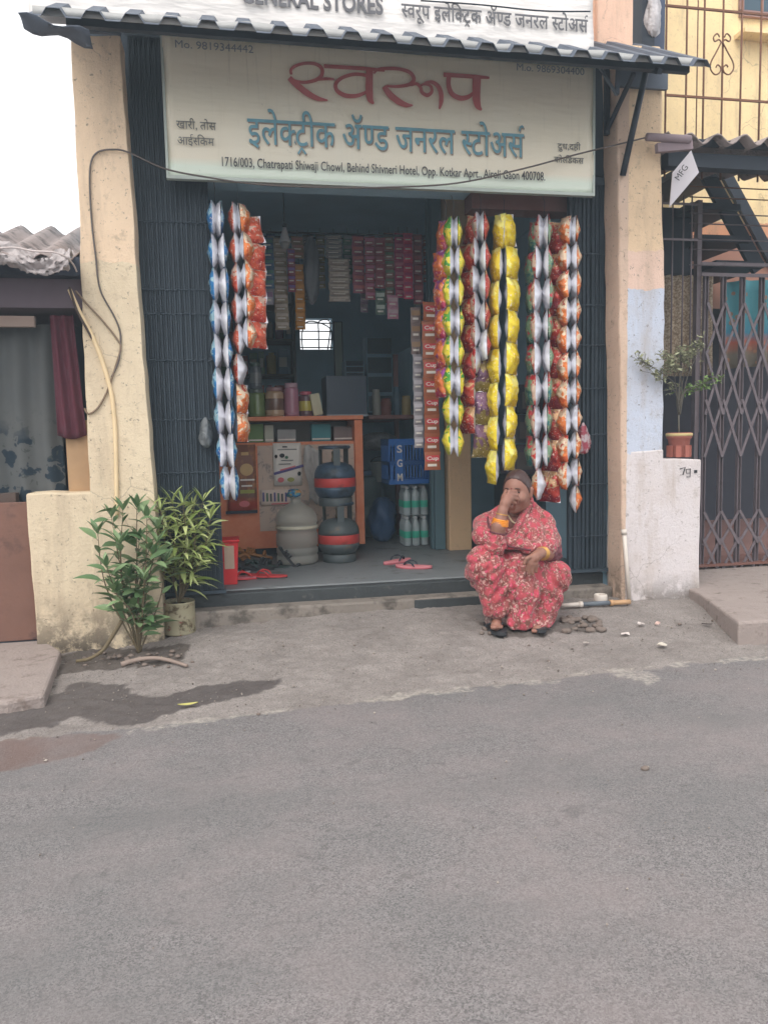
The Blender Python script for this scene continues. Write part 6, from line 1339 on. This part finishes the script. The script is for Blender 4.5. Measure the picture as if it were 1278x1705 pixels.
# right arm (screen left) up to the mouth
shR, elR, wrR = wp(812, 880, .03), wp(824, 908, -.16), wp(836, 850, -.175)
B.cone(shR, elR, .046, .040, .02); B.cone(elR, wp(830, 876, -.178), .037, .033, .02); B.cone(wp(830, 876, -.178), wrR, .033, .023, .015)
pk = wp(843, 830, -.158); B.cone(wrR, pk, .023, .025, .012); B.cone(wp(840, 838, -.175), wp(848, 829, -.150), .022, .020, .012)
for i, (kx, ky, mx, my, tx, ty) in enumerate(((847, 819, 857, 818, 861, 824), (851, 824, 860, 825, 862, 831), (852, 829, 860, 831, 860, 837), (851, 835, 857, 838, 856, 843))):
    r = (.0092, .0095, .0092, .0082)[i]; a, b_, c_ = wp(kx, ky, -.152), wp(mx, my, -.138), wp(tx, ty, -.116)
    B.cone(wp(844, 834, -.158), a, .013, r*1.1, .006); B.cone(a, b_, r*1.1, r, .004); B.cone(b_, c_, r, r*.85, .004)
B.cone(wp(840, 838, -.158), wp(838, 826, -.142), .012, .010, .006); B.cone(wp(838, 826, -.142), wp(842, 817, -.124), .0098, .008, .004)
# left arm resting across the knee, hand hanging
shL, elL, wrL = wp(910, 886, .04), wp(918, 924, -.09), wp(899, 921, -.235)
B.cone(shL, elL, .046, .040, .02); B.cone(elL, wrL, .038, .026, .02)
B.cone(wrL, wp(889, 929, -.262), .025, .026, .012); B.cone(wp(893, 924, -.26), wp(884, 934, -.262), .020, .020, .010)
for i, (kx, ky, tx, ty) in enumerate(((878, 935, 875, 950), (882, 939, 880, 955), (887, 940, 886, 956), (892, 939, 892, 952))):
    a = wp(kx, ky, -.272); c_ = wp(tx, ty, -.262); B.cone(wp(888, 930, -.262), a, .013, .0098, .006); B.cone(a, c_, .0095, .0078, .004)
B.cone(wp(884, 926, -.268), wp(876, 930, -.285), .011, .0095, .006); B.cone(wp(876, 930, -.285), wp(872, 939, -.282), .0092, .0078, .004)
for hx, kx, ky, ax_, ay in ((848, 806, 938, 827, 1036), (886, 920, 960, 895, 1042)):
    B.cone(wp(hx, 985, .14), wp(kx, ky, -.12), .07, .05, .03); B.cone(wp(kx, ky, -.12), wp(ax_, ay-8, -.10), .045, .032, .02)
    B.cone(wp(ax_, ay, -.10), wp(ax_-2, ay+6, -.22), .030, .024, .02)
    for t_ in range(5): B.cone(wp(ax_-7+t_*3.6, ay+7, -.215), wp(ax_-8+t_*3.9, ay+9, -.262+.008*abs(t_-1)), .012-.001*t_, .009-.0008*t_, .004)
B.build('body', m_skin, WM)
# hair ----------------------------------------------------------------
Hh = SDF(hc-.17, hc+.17, .0045)
Hh.ell(hc+np.array((0, .004, .004)), (.072, .089, .106), .01, rot=-yaw); hn = FD+np.array((0, 0, -.62)); Hh.plane(hc+FD*.018, hn, .01)
Hh.plane(hc+np.array((0, 0, -.075)), (0, 0, -1), .01)
Hh.ell(hc-FD*.105+np.array((0, 0, -.02)), (.042, .042, .045), .02)
Hh.add(lambda X, Y, Z: 0.0007*np.sin((X*FS[0]+Y*FS[1])*260+Z*40)); t = NT('hair'); t.col(t.mix(t.noise(60, 3, .6, t.mapped((1, 1, .2))), S(38, 26, 26), S(78, 50, 46))); m_hair = t.set(.42, 0, .5)
Hh.build('hair', m_hair, WM)
mb = MB()
for s_ in (-1, 1):
    mb.sphere(fp(.066, s_*.029, .002), (.010, .0095, .0048), 12, 8)
    P = [fp(.079, s_*.012, .018), fp(.079, s_*.026, .024), fp(.070, s_*.043, .019)]; mb.tube(catmull(P, 4), [.0018]*8+[.0008], 6)
o = mb.mesh('eye', mat('eye_dark', (.03, .02, .018), .3)); inst('eyes', o, WM)
mb = MB(); mb.sphere(fp(.084, 0, .024), (.004, .003, .004), 8, 6); inst('bindi', mb.mesh('bindi', mat('bindi_red', S(120, 24, 30), .5)), WM)
# bangles ---------------------------------------------------------------
def ring(c, ax, R_, r, name, m):
    ax = Vector(ax).normalized(); u = ax.orthogonal().normalized(); w = ax.cross(u); c = Vector(c)
    mb = MB(); mb.tube([c+(u*math.cos(2*math.pi*k/20)+w*math.sin(2*math.pi*k/20))*R_ for k in range(21)], r, 7, 0, False); inst(name, mb.mesh(name, m), WM)
m_ban = mat('bangle_orange', S(226, 140, 40), .3, .1); m_bgo = mat('bangle_gold', S(196, 150, 84), .3, .6)
ax_ = wrR-elR
for k in range(4): ring(elR+(wrR-elR)*(.60+.045*k)+np.array((0, -.004, 0)), ax_, .0375-.001*k, .0050, 'bangle', m_ban)
ring(elR+(wrR-elR)*.90, ax_, .028, .0028, 'bangle', m_bgo)
for k in range(4): ring(wrL+(elL-wrL)*(.06+.055*k), wrL-elL, .0295+.001*k, .0030, 'bangle', m_bgo)
# lower sari -----------------------------------------------------------
Sk = SDF((-.36, -.40, -.01), (.34, .38, .52), .0062)
kL, kR = wp(806, 937, -.13), wp(921, 960, -.12); hL, hR = wp(846, 985, .13), wp(886, 985, .13)
Sk.cone(hL, kL, 0.1283, 0.0817, .03); Sk.cone(hR, kR, 0.1283, 0.0798, .03)
Sk.cone(kL, wp(824, 1012, -.14), 0.0817, 0.0589, .02); Sk.cone(kR, wp(897, 1036, -.15), 0.0779, 0.0627, .02)
Sk.ell(wp(862, 945, -.04), (.17, .15, .10), .04)
Sk.cone(wp(858, 950, -.12), wp(868, 1030, -.17), 0.0997, 0.0712, .03); Sk.cone(wp(856, 1040, -.18), wp(902, 1044, -.18), 0.0427, 0.0399, .02)
Sk.cone(wp(786, 950, -.07), wp(800, 975, -.05), 0.0427, 0.0380, .03)
Sk.cone(kL, wp(866, 985, -.20), 0.0475, 0.0380, .06); Sk.cone(kR, wp(876, 990, -.20), 0.0475, 0.0380, .06)
zb_ = wp(860, 1056, -.2)[2]
def folds(X, Y, Z):
    cx, cz = wp(872, 900)[0], wp(872, 880)[2]; ph = np.arctan2(X-cx, cz-Z); rr = np.sqrt((X-cx)**2+(Z-cz)**2); wv = .6*np.sin(Z*23+X*9)+.5*np.sin(X*31-Z*13)
    m = np.clip((rr-.07)/.15, 0, 1)*np.clip((.16-Y)/.12, 0, 1)
    return m*(.0100*(.6-np.abs(np.sin(ph*8+wv)))+.0075*(.6-np.abs(np.sin(ph*15+wv*1.7+1)))+.0030*np.sin(ph*47-wv))+.003*np.sin(X*60+Z*25)*np.cos(Z*48-Y*30)
Sk.add(folds)
grooves(Sk, [[(832, 915), (838, 950), (846, 990), (853, 1046)], [(842, 920), (852, 960), (858, 1005), (862, 1048)], [(876, 958), (874, 1000), (878, 1046)], [(892, 952), (890, 990), (895, 1040)], [(905, 950), (912, 985), (906, 1030)],
             [(820, 918), (812, 960), (818, 1005)], [(806, 915), (796, 945), (802, 985)], [(850, 935), (826, 985), (818, 1018)], [(930, 948), (934, 970), (922, 1000)], [(862, 930), (866, 965), (868, 1010)]], .006, .012)
zc = wp(860, 1054, -.2)[2]; Sk.plane((0, 0, .012), (0, 0, -1), .01)
Sk.ell(wp(826, 1048, -.16), (.062, .16, .034), .012, cut=True)
Sk.build('sari_skirt', m_sari, WM)
pt = SDF(wp(826, 1040, -.12)-np.array((.10, .14, .08)), wp(826, 1040, -.12)+np.array((.10, .14, .09)), .006); pt.cone(wp(815, 1032, -.10), wp(842, 1033, -.12), .030, .030, .02); pt.add(lambda X, Y, Z: .004*np.sin(X*190)); pt.build('petticoat', mat('petticoat_print', S(120, 96, 92), .75, 0, .25, 30, 0, 1, S(196, 180, 168), 60, .52), WM)
# upper drape -----------------------------------------------------------
D = SDF((-.36, -.36, .28), (.30, .34, .78), .0056)
D.cone(wp(866, 868, .07), wp(868, 935, .10), 0.0855, 0.1485, .04)
D.cone(wp(838, 852, .06), wp(808, 876, .02), 0.0450, 0.0576, .04); D.cone(wp(808, 876, .02), wp(806, 892, -.11), 0.0594, 0.0540, .03); D.cone(wp(806, 892, -.11), wp(822, 902, -.15), 0.0522, 0.0450, .03)
D.cone(wp(884, 846, .06), wp(902, 872, .03), 0.0378, 0.0522, .04); D.cone(wp(902, 872, .03), wp(910, 898, -.04), 0.0594, 0.0576, .03); D.cone(wp(910, 898, -.04), wp(908, 912, -.14), 0.0612, 0.0468, .03); D.cone(wp(912, 896, .02), wp(918, 918, -.06), 0.0558, 0.0504, .03); D.cone(wp(905, 912, -.15), wp(880, 910, -.19), 0.0414, 0.0288, .03)
D.cone(wp(842, 890, -.06), wp(890, 892, -.06), 0.0630, 0.0585, .04); D.cone(wp(880, 872, -.02), wp(852, 900, -.13), 0.0450, 0.0315, .03)
D.cone(wp(825, 900, -.14), wp(868, 908, -.16), 0.0324, 0.0306, .03)
D.ell(wp(853, 860, -.09), (.054, .10, .064), .015, cut=True); D.ell(wp(866, 838, .03), (.060, .066, .05), .012, cut=True)
D.cone(wp(881, 832, .05), wp(874, 858, -.04), 0.0171, 0.0198, .012); D.cone(wp(874, 858, -.04), wp(856, 888, -.115), 0.0198, 0.0234, .015)
def folds2(X, Y, Z):
    sx, sz = wp(890, 840)[0], wp(890, 840)[2]; ph = np.arctan2(sx-X+.02, sz-Z+.03); wv = .7*np.sin(X*21+Z*17)
    m = np.clip((.10-Y)/.10, 0, 1)
    return m*(.0085*(.6-np.abs(np.sin(ph*9+wv)))+.0060*(.6-np.abs(np.sin(ph*17+wv*1.6+2))))+.0028*np.sin(X*70-Z*50)*np.cos(Z*40)
D.add(folds2)
def hem(X, Y, Z):
    x0, z0 = wp(783, 902)[0], wp(783, 902)[2]
    return 0*X+0*Y+0*Z
bz = [(wp(770, 904)[0], wp(770, 904)[2]), (wp(808, 902)[0], wp(808, 902)[2]), (wp(840, 915)[0], wp(840, 915)[2]), (wp(880, 921)[0], wp(880, 921)[2]), (wp(903, 920)[0], wp(903, 920)[2]), (wp(940, 926)[0], wp(940, 926)[2])]
X = D.ax[0]; zz = np.interp(X, [b[0] for b in bz], [b[1] for b in bz]); dcut = (zz[:, None, None]-D.ax[2][None, None, :])+0*D.ax[1][None, :, None]
front = (D.ax[1] < .10)[None, :, None]; D.F = np.where(front, np.maximum(D.F, dcut), D.F).astype(np.float32)
# sleeve opening round the raised forearm
D.cone_cut = None
sl, Xs, Ys, Zs = D.sub(wp(836, 862, -.2)-.10, wp(836, 862, -.2)+.10)
a, b = wp(832, 872, -.21), wp(838, 840, -.21); ab = b-a; tt = np.clip(((Xs-a[0])*ab[0]+(Ys-a[1])*ab[1]+(Zs-a[2])*ab[2])/ab.dot(ab), 0, 1); dd = np.sqrt((Xs-a[0]-tt*ab[0])**2+(Ys-a[1]-tt*ab[1])**2+(Zs-a[2]-tt*ab[2])**2)-.045; D.smax(sl, -dd, .01)
grooves(D, [[(880, 850), (866, 880), (846, 902)], [(888, 856), (880, 886), (862, 908)], [(896, 862), (896, 890), (884, 912)], [(906, 872), (910, 892), (904, 912)], [(814, 858), (804, 876), (800, 896)], [(822, 850), (814, 866), (810, 880)], [(876, 868), (856, 893)]], .005, .010)
D.build('sari_drape', m_drape, WM)
def band(F_, pts, w, name, m):
    P = [surf(F_, *q) for q in catmull2(pts)]; P = [Vector(p)+Vector((0, .001, 0)) for p in P if p is not None]
    mb = MB(); mb.tube(P, w, 8); inst(name, mb.mesh(name, m), WM)
band(D, [(811, 860), (813, 874), (819, 888), (828, 899)], .0062, 'sari_border', m_bord)
band(D, [(838, 906), (850, 910), (866, 913), (884, 916)], .0062, 'sari_border', m_bord)
# sleeves of the drape round both elbows
SL = SDF(elR-.13, elR+.13, .005); SL.cone(shR+(elR-shR)*.55, elR, .058, .050, .02); SL.cone(elR, elR+(wrR-elR)*.36, .050, .043, .015)
SL.add(lambda X, Y, Z: .003*np.sin(X*120+Z*90)+.002*np.sin(Z*210-Y*60)); SL.plane(elR+(wrR-elR)*.38, wrR-elR, .004); SL.build('sleeve', m_drape, WM)
ring(elR+(wrR-elR)*.37, wrR-elR, .0415, .0045, 'sari_border', m_bord)
SL = SDF(elL-.13, elL+.13, .005); SL.cone(shL+(elL-shL)*.5, elL, .058, .047, .02); SL.cone(elL, elL+(wrL-elL)*.34, .047, .041, .015)
SL.add(lambda X, Y, Z: .003*np.sin(X*120+Z*90)+.002*np.sin(Z*210-Y*60)); SL.plane(elL+(wrL-elL)*.36, wrL-elL, .004); SL.build('sleeve', m_bord, WM)
# blouse and necklace at the throat
Bl = SDF(wp(856, 872, -.02)-.11, wp(856, 872, -.02)+.11, .006); Bl.cone(wp(850, 878, -.01), wp(868, 880, .0), .060, .06, .02); Bl.build('blouse', mat('blouse_brown', S(110, 70, 62), .75, 0, .2, 24), WM)
mb = MB(); mb.tube(catmull([Vector(wp(846, 858, -.01)), Vector(wp(852, 868, -.065)), Vector(wp(860, 871, -.07)), Vector(wp(872, 862, -.02))], 6), .004, 6); inst('necklace', mb.mesh('necklace', mat('necklace_pale', S(206, 190, 160), .35, .4)), WM)
# sandals
for x, y, rz in ((826, 1047, .05), (893, 1054, -.05)):
    p = wp(x, y, -.18); me = shoe_mesh('sandal', .235, .088, [m_blk, m_blk, m_blk], 'flip'); o = inst('sandal', me, WM, (p[0], p[1]+.02, .002 if False else max(.0, 0.004)), (0, 0, math.pi+rz))
# ------------------------------------------------------------------ added thin haze volume, lifts the dark tones like lens flare
hz = MB().box((-42, -42, -1.2), (44, 46, 5.45)).build('veil_haze', [], None); tag(hz, kind='stuff')
hm = bpy.data.materials.new('veil_haze_volume'); hm.use_nodes = True; ht = hm.node_tree; ht.nodes.clear()
ho = ht.nodes.new('ShaderNodeOutputMaterial'); hv = ht.nodes.new('ShaderNodeVolumePrincipled'); hv.inputs['Color'].default_value = (.74, .90, 1, 1); hv.inputs['Density'].default_value = .012; hv.inputs['Anisotropy'].default_value = .3
ht.links.new(hv.outputs[0], ho.inputs['Volume']); hz.data.materials.append(hm)
